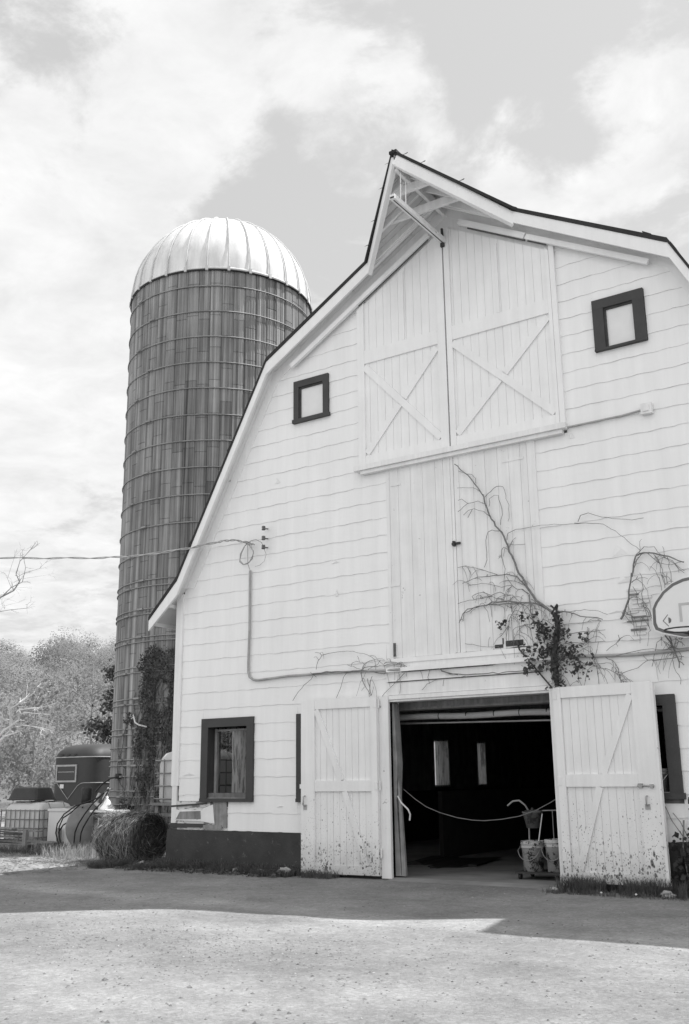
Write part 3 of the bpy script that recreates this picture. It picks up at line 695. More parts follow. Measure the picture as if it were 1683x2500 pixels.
for y in (1.6,2.4,3.2,4.0,4.8,5.6,6.4):
    mb = MB(); mb.box(-11.3,-1.42,y,y+.06,2.42,2.615); build('ceiling_joist', mb, 'inner', barn)
mb = MB(); mb.box(-11.3,-1.42,0.42,0.62,2.235,2.61); mb.box(-7.6,-5.1,0.40,0.418,2.24,2.27); build('header_beam', mb, 'greywood', barn)
mb = MB(); mb.tube([(x,0.72,2.155+0.008*math.sin(x*4)-(x+7.7)*0.008) for x in np.arange(-8.4,-4.0,0.2)], 0.045, 10)
for x in (-7.15,-6.71,-6.28,-5.9,-5.5): mb.lathe([(.0465,-.006),(.0475,0),(.0465,.006)], (0,0,0), 3) if False else mb.tube([(x,0.72,2.15),(x+.012,0.72,2.15)], .048, 10, 1)
build('wrapped_pipe', mb, ['pipew', 'iron'], barn)
mb = MB(); mb.tube([(-8.4,0.60,2.075),(-4.0,0.60,1.995)], 0.014, 6); build('rail_pipe', mb, 'steel', barn)
mb = MB(); mb.box(-11.3,-1.42,0.02,16,-0.05,0.012); mb.add([(-7.55,-.34,-.035),(-5.1,-.30,-.035),(-5.1,.02,.011),(-7.55,.02,.011)],[(0,1,2,3)])
build('barn_floor', mb, 'concrete', kind='structure')

# traced vine runs on the wall: (start radius, end radius, [(x, z), ...])
VINES = [[0.034,0.03,[[-4.99,2.4],[-4.99,2.56],[-5.01,2.69],[-5.01,2.78],[-4.98,2.89],[-4.95,2.98],[-4.94,3.11],[-4.93,3.22],[-4.94,3.29]]],[0.022,0.008,[[-4.95,3.3],[-5.07,3.39],[-5.22,3.51],[-5.31,3.66],[-5.35,3.76],[-5.44,3.9],[-5.5,4.08],[-5.57,4.28],[-5.62,4.42],[-5.7,4.54],[-5.8,4.69],[-5.88,4.93],[-5.89,5.02],[-5.98,5.17],[-6.13,5.38],[-6.24,5.48],[-6.32,5.57]]],[0.01,0.006,[[-4.95,3.31],[-4.85,3.33],[-4.64,3.25],[-4.48,3.22],[-4.35,3.18]]],[0.006,0.003,[[-6.28,5.47],[-6.21,5.43]]],[0.005,0.003,[[-6.14,5.4],[-6.07,5.38],[-6.01,5.31],[-6.01,5.24]]],[0.005,0.003,[[-5.97,5.12],[-6.05,5.18],[-6.3,5.22]]],[0.006,0.003,[[-5.89,5.02],[-5.79,5.08],[-5.7,5.14],[-5.61,5.12],[-5.58,5.03],[-5.57,4.94],[-5.53,4.85],[-5.54,4.74],[-5.56,4.63]]],[0.005,0.002,[[-5.83,4.88],[-5.82,4.98],[-5.74,5.02],[-5.68,5.01],[-5.66,4.89],[-5.64,4.73],[-5.67,4.59]]],[0.006,0.003,[[-5.89,4.92],[-5.99,4.98],[-6.15,4.97],[-6.26,4.9],[-6.31,4.88]]],[0.005,0.003,[[-6.15,4.97],[-6.24,5.05],[-6.3,5.04]]],[0.006,0.003,[[-5.83,4.74],[-5.91,4.82],[-6.05,4.88],[-6.15,4.87],[-6.23,4.82]]],[0.004,0.002,[[-6.09,4.88],[-6.16,4.77]]],[0.006,0.003,[[-5.68,4.51],[-5.8,4.54],[-5.86,4.52],[-5.9,4.41],[-5.9,4.25],[-5.9,4.14],[-5.94,4.04]]],[0.006,0.003,[[-5.59,4.37],[-5.57,4.46],[-5.45,4.5],[-5.32,4.5],[-5.16,4.5],[-4.91,4.49],[-4.68,4.46],[-4.55,4.44]]],[0.005,0.003,[[-5.58,4.32],[-5.49,4.29],[-5.33,4.28]]],[0.006,0.003,[[-5.58,4.24],[-5.64,4.28],[-5.67,4.25],[-5.68,4.15],[-5.66,4.05],[-5.65,3.84],[-5.67,3.68]]],[0.01,0.004,[[-5.35,3.71],[-5.47,3.86],[-5.62,3.91],[-5.74,3.91],[-5.88,3.91],[-6.05,3.92],[-6.28,3.86]]],[0.007,0.003,[[-5.76,3.92],[-5.88,3.97],[-6.05,4.04],[-6.22,4.1],[-6.35,4.09]]],[0.008,0.004,[[-5.32,3.61],[-5.4,3.68],[-5.48,3.69],[-5.55,3.75],[-5.63,3.88]]],[0.006,0.003,[[-5.55,3.75],[-5.7,3.74],[-5.84,3.79],[-6.0,3.83],[-6.2,3.82]]],[0.006,0.003,[[-5.55,3.74],[-5.63,3.66],[-5.68,3.57]]],[0.006,0.003,[[-5.36,3.72],[-5.44,3.77],[-5.54,3.81],[-5.68,3.82]]],[0.014,0.006,[[-5.16,3.44],[-5.31,3.49],[-5.47,3.51],[-5.62,3.55],[-5.71,3.55],[-5.85,3.56],[-5.93,3.52],[-6.07,3.52],[-6.22,3.5],[-6.3,3.44],[-6.36,3.33]]],[0.01,0.005,[[-5.47,3.5],[-5.6,3.51],[-5.76,3.51],[-5.92,3.53],[-6.13,3.51],[-6.28,3.45],[-6.3,3.34]]],[0.007,0.003,[[-5.85,3.64],[-6.01,3.62],[-6.19,3.62],[-6.37,3.59]]],[0.006,0.003,[[-5.68,3.57],[-5.85,3.64],[-6.03,3.63]]],[0.006,0.003,[[-5.64,3.62],[-5.55,3.62],[-5.44,3.51]]],[0.006,0.003,[[-6.13,3.63],[-6.15,3.67],[-6.05,3.7],[-5.86,3.65],[-5.73,3.68],[-5.66,3.64]]],[0.01,0.006,[[-5.31,3.6],[-5.31,3.49],[-5.31,3.38],[-5.29,3.25]]],[0.006,0.003,[[-5.47,3.51],[-5.36,3.45],[-5.3,3.35]]],[0.006,0.003,[[-5.65,3.49],[-5.58,3.45],[-5.56,3.4],[-5.5,3.41],[-5.34,3.35],[-5.3,3.3]]],[0.005,0.003,[[-5.55,3.4],[-5.6,3.33],[-5.63,3.27]]],[0.005,0.003,[[-5.62,3.29],[-5.65,3.18],[-5.67,3.0]]],[0.004,0.002,[[-5.56,2.99],[-5.57,3.16],[-5.47,3.2],[-5.4,3.21],[-5.33,3.16],[-5.31,3.04],[-5.29,2.9]]],[0.005,0.003,[[-6.29,3.04],[-6.17,3.02],[-6.03,2.98],[-5.79,2.96]]],[0.004,0.002,[[-5.48,3.21],[-5.48,3.03]]],[0.004,0.002,[[-5.64,3.22],[-5.7,3.14],[-5.77,3.08]]],[0.012,0.007,[[-5.01,3.34],[-5.16,3.44]]],[0.01,0.006,[[-5.32,3.3],[-5.25,3.23],[-5.17,3.11],[-5.11,3.01],[-5.01,2.95]]],[0.008,0.004,[[-4.92,3.01],[-4.83,3.05],[-4.7,3.05],[-4.52,3.05],[-4.33,3.05]]],[0.005,0.003,[[-4.57,3.04],[-4.56,2.98]]],[0.006,0.003,[[-4.87,2.92],[-4.7,2.92],[-4.5,2.91],[-4.34,2.91]]],[0.006,0.003,[[-4.97,3.17],[-4.76,3.17],[-4.55,3.17],[-4.38,3.17]]],[0.006,0.003,[[-5.15,3.26],[-5.06,3.21],[-5.0,3.16]]],[0.005,0.003,[[-4.82,2.87],[-4.78,2.89],[-4.67,2.86],[-4.55,2.79],[-4.5,2.71],[-4.47,2.58],[-4.47,2.4]]],[0.006,0.003,[[-4.97,2.65],[-4.94,2.72],[-4.88,2.77],[-4.79,2.75],[-4.75,2.66]]],[0.006,0.003,[[-4.95,2.48],[-4.94,2.55],[-4.96,2.61]]],[0.004,0.002,[[-4.72,2.58],[-4.73,2.42]]],[0.004,0.002,[[-4.59,2.58],[-4.64,2.44]]],[0.005,0.003,[[-4.92,2.65],[-4.72,2.65],[-4.56,2.64],[-4.36,2.64]]],[0.005,0.003,[[-5.12,2.74],[-5.13,2.61]]],[0.004,0.002,[[-4.56,2.64],[-4.46,2.6],[-4.37,2.57]]],[0.006,0.003,[[-4.58,4.47],[-4.54,4.55],[-4.44,4.57],[-4.32,4.51],[-4.12,4.44],[-3.88,4.39],[-3.73,4.39]]],[0.006,0.003,[[-4.63,4.46],[-4.25,4.39],[-4.1,4.28],[-3.96,4.13],[-3.81,3.99]]],[0.005,0.003,[[-4.96,3.34],[-4.77,3.32],[-4.58,3.33],[-4.39,3.29],[-4.29,3.24]]],[0.018,0.01,[[-4.12,3.16],[-4.09,3.2],[-4.07,3.25],[-4.04,3.32],[-4.0,3.4],[-3.99,3.49],[-3.97,3.56],[-3.95,3.64],[-3.94,3.72]]],[0.014,0.008,[[-3.94,3.67],[-3.91,3.82],[-3.87,3.92],[-3.77,3.95],[-3.64,3.93],[-3.47,3.87],[-3.29,3.77]]],[0.008,0.004,[[-3.91,3.77],[-3.87,3.87],[-3.79,3.95]]],[0.006,0.003,[[-3.87,3.94],[-3.76,4.03],[-3.63,4.01],[-3.59,3.93],[-3.47,3.82],[-3.3,3.67]]],[0.006,0.003,[[-3.72,3.94],[-3.6,3.81],[-3.45,3.76],[-3.29,3.78]]],[0.005,0.003,[[-3.64,3.91],[-3.56,3.72],[-3.54,3.52]]],[0.005,0.003,[[-3.57,3.88],[-3.43,3.81],[-3.36,3.7],[-3.3,3.64]]],[0.004,0.002,[[-3.66,3.94],[-3.58,3.78],[-3.57,3.62]]],[0.004,0.002,[[-3.49,3.87],[-3.46,3.66],[-3.47,3.49]]],[0.006,0.003,[[-3.95,3.6],[-3.93,3.62],[-3.89,3.64],[-3.85,3.61],[-3.82,3.58],[-3.81,3.51],[-3.83,3.37],[-3.82,3.33],[-3.79,3.28],[-3.75,3.18]]],[0.005,0.003,[[-3.89,3.64],[-3.87,3.67]]],[0.005,0.003,[[-3.84,3.71],[-3.82,3.66],[-3.82,3.57]]],[0.005,0.003,[[-4.0,3.4],[-3.95,3.42],[-3.89,3.41],[-3.83,3.36],[-3.78,3.29]]],[0.004,0.002,[[-3.94,3.55],[-3.9,3.47],[-3.9,3.38],[-3.88,3.29]]],[0.004,0.002,[[-3.84,3.35],[-3.81,3.23],[-3.79,3.1],[-3.77,2.99]]],[0.005,0.003,[[-3.61,3.63],[-3.6,3.55],[-3.59,3.46]]],[0.005,0.003,[[-3.57,3.65],[-3.55,3.54],[-3.55,3.45]]],[0.004,0.002,[[-3.51,3.67],[-3.52,3.54]]],[0.009,0.004,[[-4.05,3.22],[-3.99,3.2],[-3.96,3.17],[-3.75,3.16]]],[0.004,0.002,[[-3.98,3.2],[-3.97,3.09],[-3.97,2.96]]],[0.006,0.003,[[-4.12,2.94],[-4.21,2.87],[-4.29,2.83],[-4.34,2.79]]],[0.006,0.003,[[-4.36,2.72],[-4.27,2.67],[-4.22,2.59],[-4.2,2.5],[-4.18,2.41]]],[0.006,0.003,[[-4.37,2.58],[-4.24,2.51],[-4.2,2.46],[-4.18,2.41]]],[0.006,0.003,[[-4.17,2.5],[-4.04,2.54],[-3.9,2.6],[-3.85,2.63],[-3.77,2.64]]],[0.008,0.004,[[-3.78,2.63],[-3.64,2.64],[-3.52,2.64],[-3.4,2.65]]],[0.006,0.003,[[-4.22,2.72],[-4.05,2.75],[-3.89,2.77],[-3.76,2.77],[-3.63,2.75],[-3.53,2.77],[-3.49,2.76],[-3.44,2.74]]],[0.006,0.003,[[-3.71,2.83],[-3.73,2.76],[-3.76,2.68],[-3.79,2.56]]],[0.005,0.003,[[-3.71,2.84],[-3.65,2.88],[-3.62,2.84],[-3.58,2.77],[-3.53,2.72]]],[0.005,0.003,[[-3.65,2.91],[-3.65,2.86]]],[0.012,0.008,[[-3.6,2.92],[-3.55,2.84],[-3.51,2.75],[-3.48,2.66],[-3.46,2.58],[-3.47,2.52]]],[0.012,0.006,[[-3.55,2.9],[-3.53,2.81],[-3.5,2.71],[-3.46,2.6],[-3.43,2.58],[-3.41,2.55]]],[0.008,0.004,[[-3.41,2.94],[-3.4,2.88],[-3.42,2.85]]],[0.007,0.004,[[-3.49,2.88],[-3.45,2.84],[-3.48,2.77]]],[0.006,0.003,[[-3.45,2.84],[-3.41,2.81],[-3.38,2.78]]],[0.006,0.003,[[-3.49,2.75],[-3.45,2.7],[-3.43,2.66],[-3.44,2.61]]],[0.005,0.003,[[-3.54,2.63],[-3.53,2.53],[-3.48,2.44],[-3.46,2.39],[-3.47,2.33]]],[0.007,0.004,[[-3.56,2.78],[-3.51,2.75]]],[0.005,0.003,[[-3.49,2.81],[-3.45,2.83]]],[0.012,0.006,[[-8.81,2.8],[-8.32,2.8],[-8.01,2.79],[-7.83,2.77],[-7.68,2.74],[-7.57,2.72],[-7.46,2.75],[-7.25,2.76],[-7.1,2.73],[-6.89,2.74],[-6.69,2.73],[-6.56,2.67],[-6.41,2.64]]],[0.008,0.004,[[-7.96,2.79],[-7.9,2.83],[-7.71,2.83],[-7.57,2.83],[-7.39,2.82],[-7.28,2.79],[-7.16,2.74]]],[0.007,0.004,[[-7.57,2.86],[-7.53,2.88],[-7.39,2.87],[-7.24,2.82],[-7.12,2.73]]],[0.006,0.003,[[-7.59,2.83],[-7.46,2.85],[-7.31,2.83],[-7.19,2.77],[-7.1,2.73]]],[0.006,0.003,[[-8.65,3.06],[-8.51,3.08],[-8.35,3.09],[-8.2,3.09],[-8.14,3.08],[-8.05,3.06],[-7.91,3.03],[-7.78,2.97],[-7.73,2.93],[-7.71,2.85]]],[0.005,0.002,[[-8.65,3.06],[-8.71,2.99],[-8.75,2.86]]],[0.004,0.002,[[-8.65,3.06],[-8.69,3.1],[-8.77,3.11]]],[0.005,0.003,[[-7.94,2.82],[-7.9,2.88],[-7.8,2.92],[-7.75,2.93]]],[0.005,0.003,[[-8.13,2.86],[-8.11,2.91],[-8.03,2.93],[-7.94,2.91],[-7.9,2.86]]],[0.004,0.002,[[-7.96,2.81],[-8.09,2.86],[-8.2,2.89]]],[0.004,0.002,[[-7.84,2.8],[-7.68,2.86],[-7.64,2.92]]],[0.008,0.004,[[-7.96,2.76],[-7.94,2.66],[-7.89,2.55],[-7.81,2.43]]],[0.007,0.004,[[-7.85,2.67],[-7.82,2.56],[-7.8,2.43]]],[0.005,0.003,[[-7.77,2.7],[-7.81,2.63],[-7.82,2.56]]],[0.005,0.002,[[-8.2,2.78],[-8.26,2.72],[-8.32,2.56],[-8.4,2.43]]],[0.006,0.003,[[-7.24,2.71],[-7.34,2.63],[-7.47,2.53],[-7.61,2.41]]],[0.004,0.002,[[-7.32,2.7],[-7.32,2.58],[-7.33,2.43]]],[0.004,0.002,[[-6.84,2.73],[-6.88,2.63],[-6.85,2.54]]],[0.004,0.002,[[-6.71,2.6],[-6.89,2.54],[-6.97,2.46]]],[0.004,0.002,[[-6.63,2.58],[-6.65,2.5]]],[0.009,0.005,[[-6.56,2.67],[-6.49,2.65],[-6.41,2.63]]],[0.009,0.005,[[-6.66,2.7],[-6.53,2.65],[-6.34,2.63],[-6.03,2.62],[-5.58,2.62],[-5.15,2.61]]],[0.006,0.003,[[-6.66,2.76],[-6.34,2.74],[-6.03,2.74],[-5.81,2.74]]],[0.004,0.002,[[-6.06,2.74],[-5.97,2.72]]],[0.004,0.002,[[-6.39,2.59],[-6.3,2.61]]],[0.005,0.002,[[-8.75,2.75],[-8.83,2.8],[-8.85,2.83]]],[0.005,0.002,[[-8.81,2.77],[-8.91,2.68],[-9.07,2.56],[-9.19,2.43]]]]
N_RIGHT = 93
LEAFC = [[-5.73,3.23,0.05,8],[-5.65,3.25,0.04,6],[-5.41,3.33,0.07,10],[-5.28,3.29,0.08,14],[-5.2,3.19,0.1,20],[-5.16,3.1,0.1,20],[-5.11,3.06,0.14,34],[-5.08,3.14,0.06,10],[-5.14,3.01,0.12,26],[-5.05,2.91,0.08,12],[-5.33,2.85,0.14,30],[-5.17,2.81,0.14,34],[-5.1,2.83,0.08,12],[-5.28,2.71,0.13,30],[-5.37,2.66,0.07,9],[-5.37,2.56,0.06,7],[-5.1,2.62,0.05,6],[-4.87,3.08,0.08,14],[-4.68,3.0,0.07,10],[-4.56,2.93,0.08,10],[-4.9,2.88,0.08,14],[-4.86,2.8,0.16,44],[-4.77,2.77,0.12,26],[-4.8,2.83,0.09,16],[-4.6,2.61,0.13,30],[-4.71,2.61,0.09,12],[-4.87,2.58,0.05,5],[-4.95,2.96,0.06,14],[-4.94,3.07,0.05,10],[-5.02,2.55,0.08,18],[-4.98,2.44,0.09,24],[-5.0,2.66,0.06,12],[-4.92,3.2,0.05,9],[-5.0,2.84,0.06,10],[-5.2,2.64,0.05,7]]
def is_right(v): return min(p[0] for p in v[2]) > -4.32 and v[2][0][0] > -4.25
# ------------------------------------------------------------------ things in the doorway
cart = thing('cart', (-5.66, 0.72, 0.012), 'low two-post cart in the barn doorway carrying buckets, curved handle at its left', 'cart')
mb = MB(); mb.box(-5.99,-5.32,0.52,0.98,0.085,0.11); build('platform', mb, 'iron', cart)
for x, y in ((-5.94,0.56),(-5.37,0.56),(-5.94,0.94),(-5.37,0.94)):
    mb = MB(); mb.tube([(x-.016,y,0.048),(x+.016,y,0.048)], 0.036, 12); mb.box(x-.02,x+.02,y-.02,y+.02,.06,.085); build('wheel', mb, 'rubber', cart)
mb = MB(); mb.tube([(-5.965,.95,.1),(-5.96,.95,.5),(-5.95,.95,.85),(-5.99,.93,.93),(-6.06,.90,.99),(-6.14,.87,.98),(-6.21,.84,.92)], .014, 7)
mb.tube([(-5.95,.95,.85),(-5.36,.95,.87)], .010, 6); mb.tube([(-5.36,.95,.1),(-5.36,.95,.87)], .012, 6); mb.tube([(-5.61,.95,.1),(-5.61,.95,.86)], .009, 6)
build('handle', mb, 'steel', cart)
def bucket(c, r0, r1, h, mat, label, group=None, name='bucket'):
    t = thing(name, c, label, 'bucket', group)
    mb = MB(); mb.lathe([(0,0.002),(r0,0),(r0+(r1-r0)*.76,h*.76),(r1+.006,h*.77),(r1+.006,h*.80),(r1,h*.81),(r1+.004,h*.88),(r1+.009,h*.89),(r1+.009,h*.915),(r1+.002,h*.92),(r1+.006,h*.985),(r1,h),(r1-.006,h),(r0-.004,.02),(0,.02)], c, 22)
    build('body', mb, mat, t)
    mb = MB(); k = [(c[0]-math.cos(a)*(r1+.012), c[1]-abs(math.sin(a))*(r1*0.55)-r1*.72*(abs(math.sin(a))>.2), c[2]+h*.86-math.sin(a)*h*.5) for a in np.linspace(0, math.pi, 9)]
    mb.tube(k, .0045, 5); build('bail', mb, 'steel', t)
    return t
bucket((-5.80,0.68,0.112), .128, .150, .375, 'bucket', 'white bucket splashed with dark paint, left one on the cart, stick standing in it', 'buckets on the cart')
bucket((-5.475,0.70,0.112), .128, .150, .40, 'bucket', 'white bucket splashed with dark paint, right one on the cart, beside the door edge', 'buckets on the cart')
t = thing('pail', (-5.83,0.80,0.64), 'small grey tapered pail hanging above the buckets from the cart rail', 'pail')
mb = MB(); mb.lathe([(0,0),(.085,0),(.13,.19),(.142,.195),(.142,.21),(.13,.21),(.08,.01),(0,.01)], (-5.83,0.80,0.64), 20); build('body', mb, 'pail', t)
mb = MB(); mb.tube([(-5.97,.80,.84),(-5.93,.81,.86),(-5.80,.83,.87),(-5.70,.81,.86),(-5.69,.80,.84)], .007, 6); mb.box(-5.85,-5.82,.80,.83,.85,.90); build('bail', mb, 'iron', t)
mb = MB(); mb.tube([(-5.77,.66,.16),(-5.62,.64,.83)], .008, 6); build('stirring_stick', mb, 'white2', label='thin pale stick leaning out of the left bucket in the doorway', cat='stick')
mb = MB(); pts = [(-7.46,.20,1.15),(-7.28,.20,1.02),(-7.11,.20,.92),(-6.9,.20,.845),(-6.65,.20,.785),(-6.42,.20,.755),(-6.24,.20,.75),(-6.0,.20,.77),(-5.75,.20,.81),(-5.51,.20,.885),(-5.3,.20,.985),(-5.13,.20,1.08)]
mb.tube(pts, .0062, 6); build('chain', mb, 'rope', label='pale chain hanging in a slack curve across the open barn doorway', cat='chain')
mb = MB(); mb.tube([(-7.46,.04,1.06),(-7.41,-.01,1.03),(-7.37,-.02,.975),(-7.30,-.03,.925),(-7.26,-.03,.89),(-7.23,-.03,.83),(-7.24,-.03,.75)], .012, 7); build('hose_end', mb, 'pipew', label='short pale bent hose end hanging inside the left door jamb', cat='hose')
mb = MB(); g2 = np.random.default_rng(9)
bl = [(-8.45+1.2*i/9+0.04*math.sin(i*2), 1.7+0.25*math.sin(i*.9)) for i in range(10)]
mb.add([(x, y, .03+.03*math.sin(i*1.7)) for i, (x, y) in enumerate(bl)]+[(x-.3, y+1.5, .05) for x, y in bl], [(i, i+1, i+11, i+10) for i in range(9)])
mb.add([(x, y, .0) for x, y in bl]+[(x, y, .03+.03*math.sin(i*1.7)) for i, (x, y) in enumerate(bl)], [(i, i+1, i+11, i+10) for i in range(9)])
build('rubber_mat', mb, 'rubber', label='dark crumpled mat lying on the barn floor inside the doorway', cat='mat')
t = bucket((-3.865,0.05,1.115), .105, .125, .26, 'pail', 'grey bucket standing on the sill of the dark right window', None)

# ------------------------------------------------------------------ vines
def sprig(paths, y_extra=0.0):
    mb = MB()
    for r0, r1, pts in paths:
        P = []; k = len(pts)
        for i in range(k):                       # resample with a little wobble
            P.append(pts[i])
            if i < k-1:
                a, b = pts[i], pts[i+1]; L = math.hypot(a[0]-b[0], a[1]-b[1])
                m = int(L/0.09)
                for j in range(1, m+1):
                    f = j/(m+1); P.append((a[0]+(b[0]-a[0])*f+rng.normal()*0.006, a[1]+(b[1]-a[1])*f+rng.normal()*0.006))
        n = len(P); T = 5 if r0 > .008 else 4
        mb.tube([(x, -0.045-r0-y_extra-0.02*abs(math.sin(i*0.37+x)), z) for i, (x, z) in enumerate(P)], [max(.0036,(r0+(r1-r0)*i/max(1,n-1))*.82) for i in range(n)], T, 0, False)
    return mb
vine = thing('climbing_vine', (-5.06, -0.12, 2.38), 'bare climbing vine with a leafy stem rising above the right entry door', 'vine')
tr = VINES[0]
mbt = MB(); mbt.tube([(x+0.008*math.sin(z*23), -0.10, z) for x, z in tr[2]], [.036,.03,.034,.028,.036,.034,.04,.034,.024], 8)
for k in range(90):
    z = 2.42+.95*rng.random(); x = np.interp(z, [q[1] for q in tr[2]], [q[0] for q in tr[2]]); mbt.bar((x+rng.normal()*.022,-.12+rng.normal()*.02,z-.05),(x+rng.normal()*.03,-.13+rng.normal()*.02,z+.06),.022,.012,(0,-1,0))
build('stem', mbt, 'stem', vine)
mbr = sprig([v for v in VINES[1:N_RIGHT] if not is_right(v)])
def droop(mbr, paths, n, seed):                 # hair-fine hanging twigs
    gd = np.random.default_rng(seed)
    for _ in range(n):
        r0, r1, p = paths[gd.integers(len(paths))]; i = gd.integers(len(p)-1); f = gd.random(); x = p[i][0]+(p[i+1][0]-p[i][0])*f; z = p[i][1]+(p[i+1][1]-p[i][1])*f
        q = [(x, -.05, z)]; dx, dz = gd.normal()*.7, gd.normal()*.6+.3
        for k in range(int(gd.uniform(3, 7))):
            x += dx*.045; z += dz*.045; dz -= .35; dx *= .9; q.append((x+gd.normal()*.006, -.045-.01*gd.random(), z))
        mbr.tube(q, [.0032-.0002*k for k in range(len(q))], 3, 0, False)
droop(mbr, [v for v in VINES[1:N_RIGHT] if not is_right(v) and v[2][0][1] < 4.0], 170, 5); build('runners', mbr, 'bark', vine)
pts = []; nr = []
for x, z, r, n in LEAFC:
    q = rng.normal(size=(n, 3))*np.array([r*.50, .03, r*.50]); pts.append(q+np.array([x, -0.13, z]))
pts = np.concatenate(pts); pts[:,1] = np.minimum(pts[:,1], -0.05)
tri = np.repeat(pts[rng.random(len(pts)) < .52], 3, 0); tri = tri+rng.normal(size=tri.shape)*0.014
mb = MB(); mb.cards(tri, 0.044, 1.0, 0.45, np.array([0,-1,0.2])); build('leaves', mb, 'leaf', vine)
v2 = thing('climbing_vine', (-4.0, -0.08, 3.0), 'leafless vine climbing beside the torn shingles and drooping behind the backboard', 'vine')
mbr = sprig([v for v in VINES[1:N_RIGHT] if is_right(v)]); droop(mbr, [v for v in VINES[1:N_RIGHT] if is_right(v)], 60, 6); build('runners', mbr, 'bark', v2)
v3 = thing('climbing_vine', (-8.2, -0.08, 2.4), 'thin leafless creeper tangled along the conduit over the left entry door', 'vine')
mbr = sprig(VINES[N_RIGHT:]); droop(mbr, VINES[N_RIGHT:N_RIGHT+14], 26, 7); build('runners', mbr, 'bark', v3)
mb = MB(); mb.tube([(-5.52,-.055,2.98),(-5.50,-.06,2.9),(-5.06,-.07,2.36)], .011, 6); mb.tube([(-5.54,-.05,3.02),(-5.50,-.07,2.95)], .02, 6)
build('door_stay', mb, 'iron', label='thin dark rod slanting down from the loft door foot to the right entry door', cat='rod')

# ------------------------------------------------------------------ basketball backboard
bb = thing('basketball_hoop', (-3.13, 0, 2.80), 'fan shaped basketball backboard with hoop hung on the white barn wall', 'basketball hoop')
cxb = -3.13
half = [(0.0,3.55),(-.14,3.535),(-.27,3.49),(-.39,3.405),(-.485,3.29),(-.525,3.215),(-.53,3.03),(-.51,2.965),(-.43,2.925),(-.19,2.855),(0,2.845)]
def outl(k):
    L = [(x*(1-k/.53), 3.2+(z-3.2)*(1-k/.35)) for x, z in half]; return [(cxb+x, z) for x, z in L]+[(cxb-x, z) for x, z in L[-2:0:-1]]
mb = MB(); mb.prism(outl(-.012), -0.285, -0.262); build('backboard', mb, 'board', bb)
mb = MB(); A, B = outl(0.0), outl(.036); n = len(A)
mb.add([(x,-.2875,z) for x,z in A]+[(x,-.2875,z) for x,z in B], [(i,(i+1)%n,(i+1)%n+n,i+n) for i in range(n)]); build('border_line', mb, 'boardline', bb)
mb = MB(); e = [(-3.545,3.055),(-3.492,2.995),(-3.438,3.055),(-3.492,3.115)]; e = [(-3.48+(x+3.492)*1.25, 3.06+(z-3.055)*1.25) for x, z in e]; i_ = [(e[0][0]+.011,e[0][1]),(e[1][0],e[1][1]+.012),(e[2][0]-.011,e[2][1]),(e[3][0],e[3][1]-.012)]
for k in (0,1,3) if False else (0,3): mb.add([(e[k][0],-.288,e[k][1]),(e[(k+1)%4][0],-.288,e[(k+1)%4][1]),(i_[(k+1)%4][0],-.288,i_[(k+1)%4][1]),(i_[k][0],-.288,i_[k][1])], [(0,1,2,3)])
cc_ = ((e[0][0]+e[2][0])/2, e[0][1]); hd = [(cc_[0]+.002,cc_[1]-.035)]+[(cc_[0]+.035*math.sin(a), cc_[1]-.035*math.cos(a)) for a in np.linspace(.05, math.pi-.05, 9)]+[(cc_[0]+.002,cc_[1]+.035)]
mb.add([(x,-.2885,z) for x,z in hd], [tuple(range(len(hd)))])
build('diamond_emblem', mb, 'boardline', bb)
mb = MB(); mb.box(-3.345,-3.315,-.2885,-.2878,3.03,3.25); mb.box(-2.945,-2.915,-.2885,-.2878,3.03,3.25); mb.box(-3.314,-2.946,-.2885,-.2878,3.22,3.25); build('target_square', mb, 'boardgrey', bb)
mb = MB(); rc = (-3.20,-0.62); mb.tube([(rc[0]+.23*math.cos(a), rc[1]+.23*math.sin(a), 2.89) for a in np.linspace(0, 2*math.pi, 33)], .0095, 6)
mb.tube([(rc[0]-.09,rc[1]+.21,2.89),(rc[0]-.05,-.29,2.88)], .012, 6); mb.tube([(rc[0]+.09,rc[1]+.21,2.89),(rc[0]+.05,-.29,2.88)], .012, 6); mb.box(rc[0]-.06,rc[0]+.06,-.296,-.288,2.86,2.92)
build('rim', mb, 'iron', bb)
build_each('bracket', [lambda m: m.bar((-3.4,-.13,3.3),(-3.4,-.13,2.9),.05,.26,(0,1,0)), lambda m: m.bar((-2.86,-.13,3.3),(-2.86,-.13,2.9),.05,.26,(0,1,0))], 'greywood', bb)

# ------------------------------------------------------------------ utility wire
mb = MB()
base = [(-9.93,-.10,4.90),(-10.05,-.12,4.955),(-10.33,-.18,5.02),(-10.58,-.24,5.01),(-11.2,-.34,4.96),(-12.1,-.36,4.97),(-13.1,-.36,5.06),(-14.6,-.36,5.25),(-16.3,-.36,5.48),(-19,-.36,6.0),(-23,-.16,6.8),(-28,-.16,8.0)]
P = []
for a, b in zip(base[:-1], base[1:]):
    for q in np.linspace(0, 1, 14, endpoint=False): P.append(Vector(a).lerp(Vector(b), q))
for ph in (0, 2.1):
    mb.tube([p+Vector((0, math.cos(i*.55+ph)*.013, math.sin(i*.55+ph)*.013)) for i, p in enumerate(P)], .0085, 5)
mb.tube([(-10.1,-.1,4.95),(-10.05,-.1,4.93),(-9.94,-.1,4.80),(-9.96,-.1,4.68),(-10.06,-.1,4.61),(-10.15,-.1,4.61),(-10.22,-.1,4.66),(-10.21,-.1,4.79),(-10.13,-.1,4.90),(-10.07,-.1,4.94)], .008, 5)
mb.tube([(-10.1,-.12,4.96),(-9.98,-.12,4.90),(-9.92,-.12,4.76),(-10.0,-.12,4.63),(-10.12,-.12,4.60),(-10.20,-.12,4.68),(-10.17,-.12,4.79),(-10.09,-.12,4.92)], .007, 5)
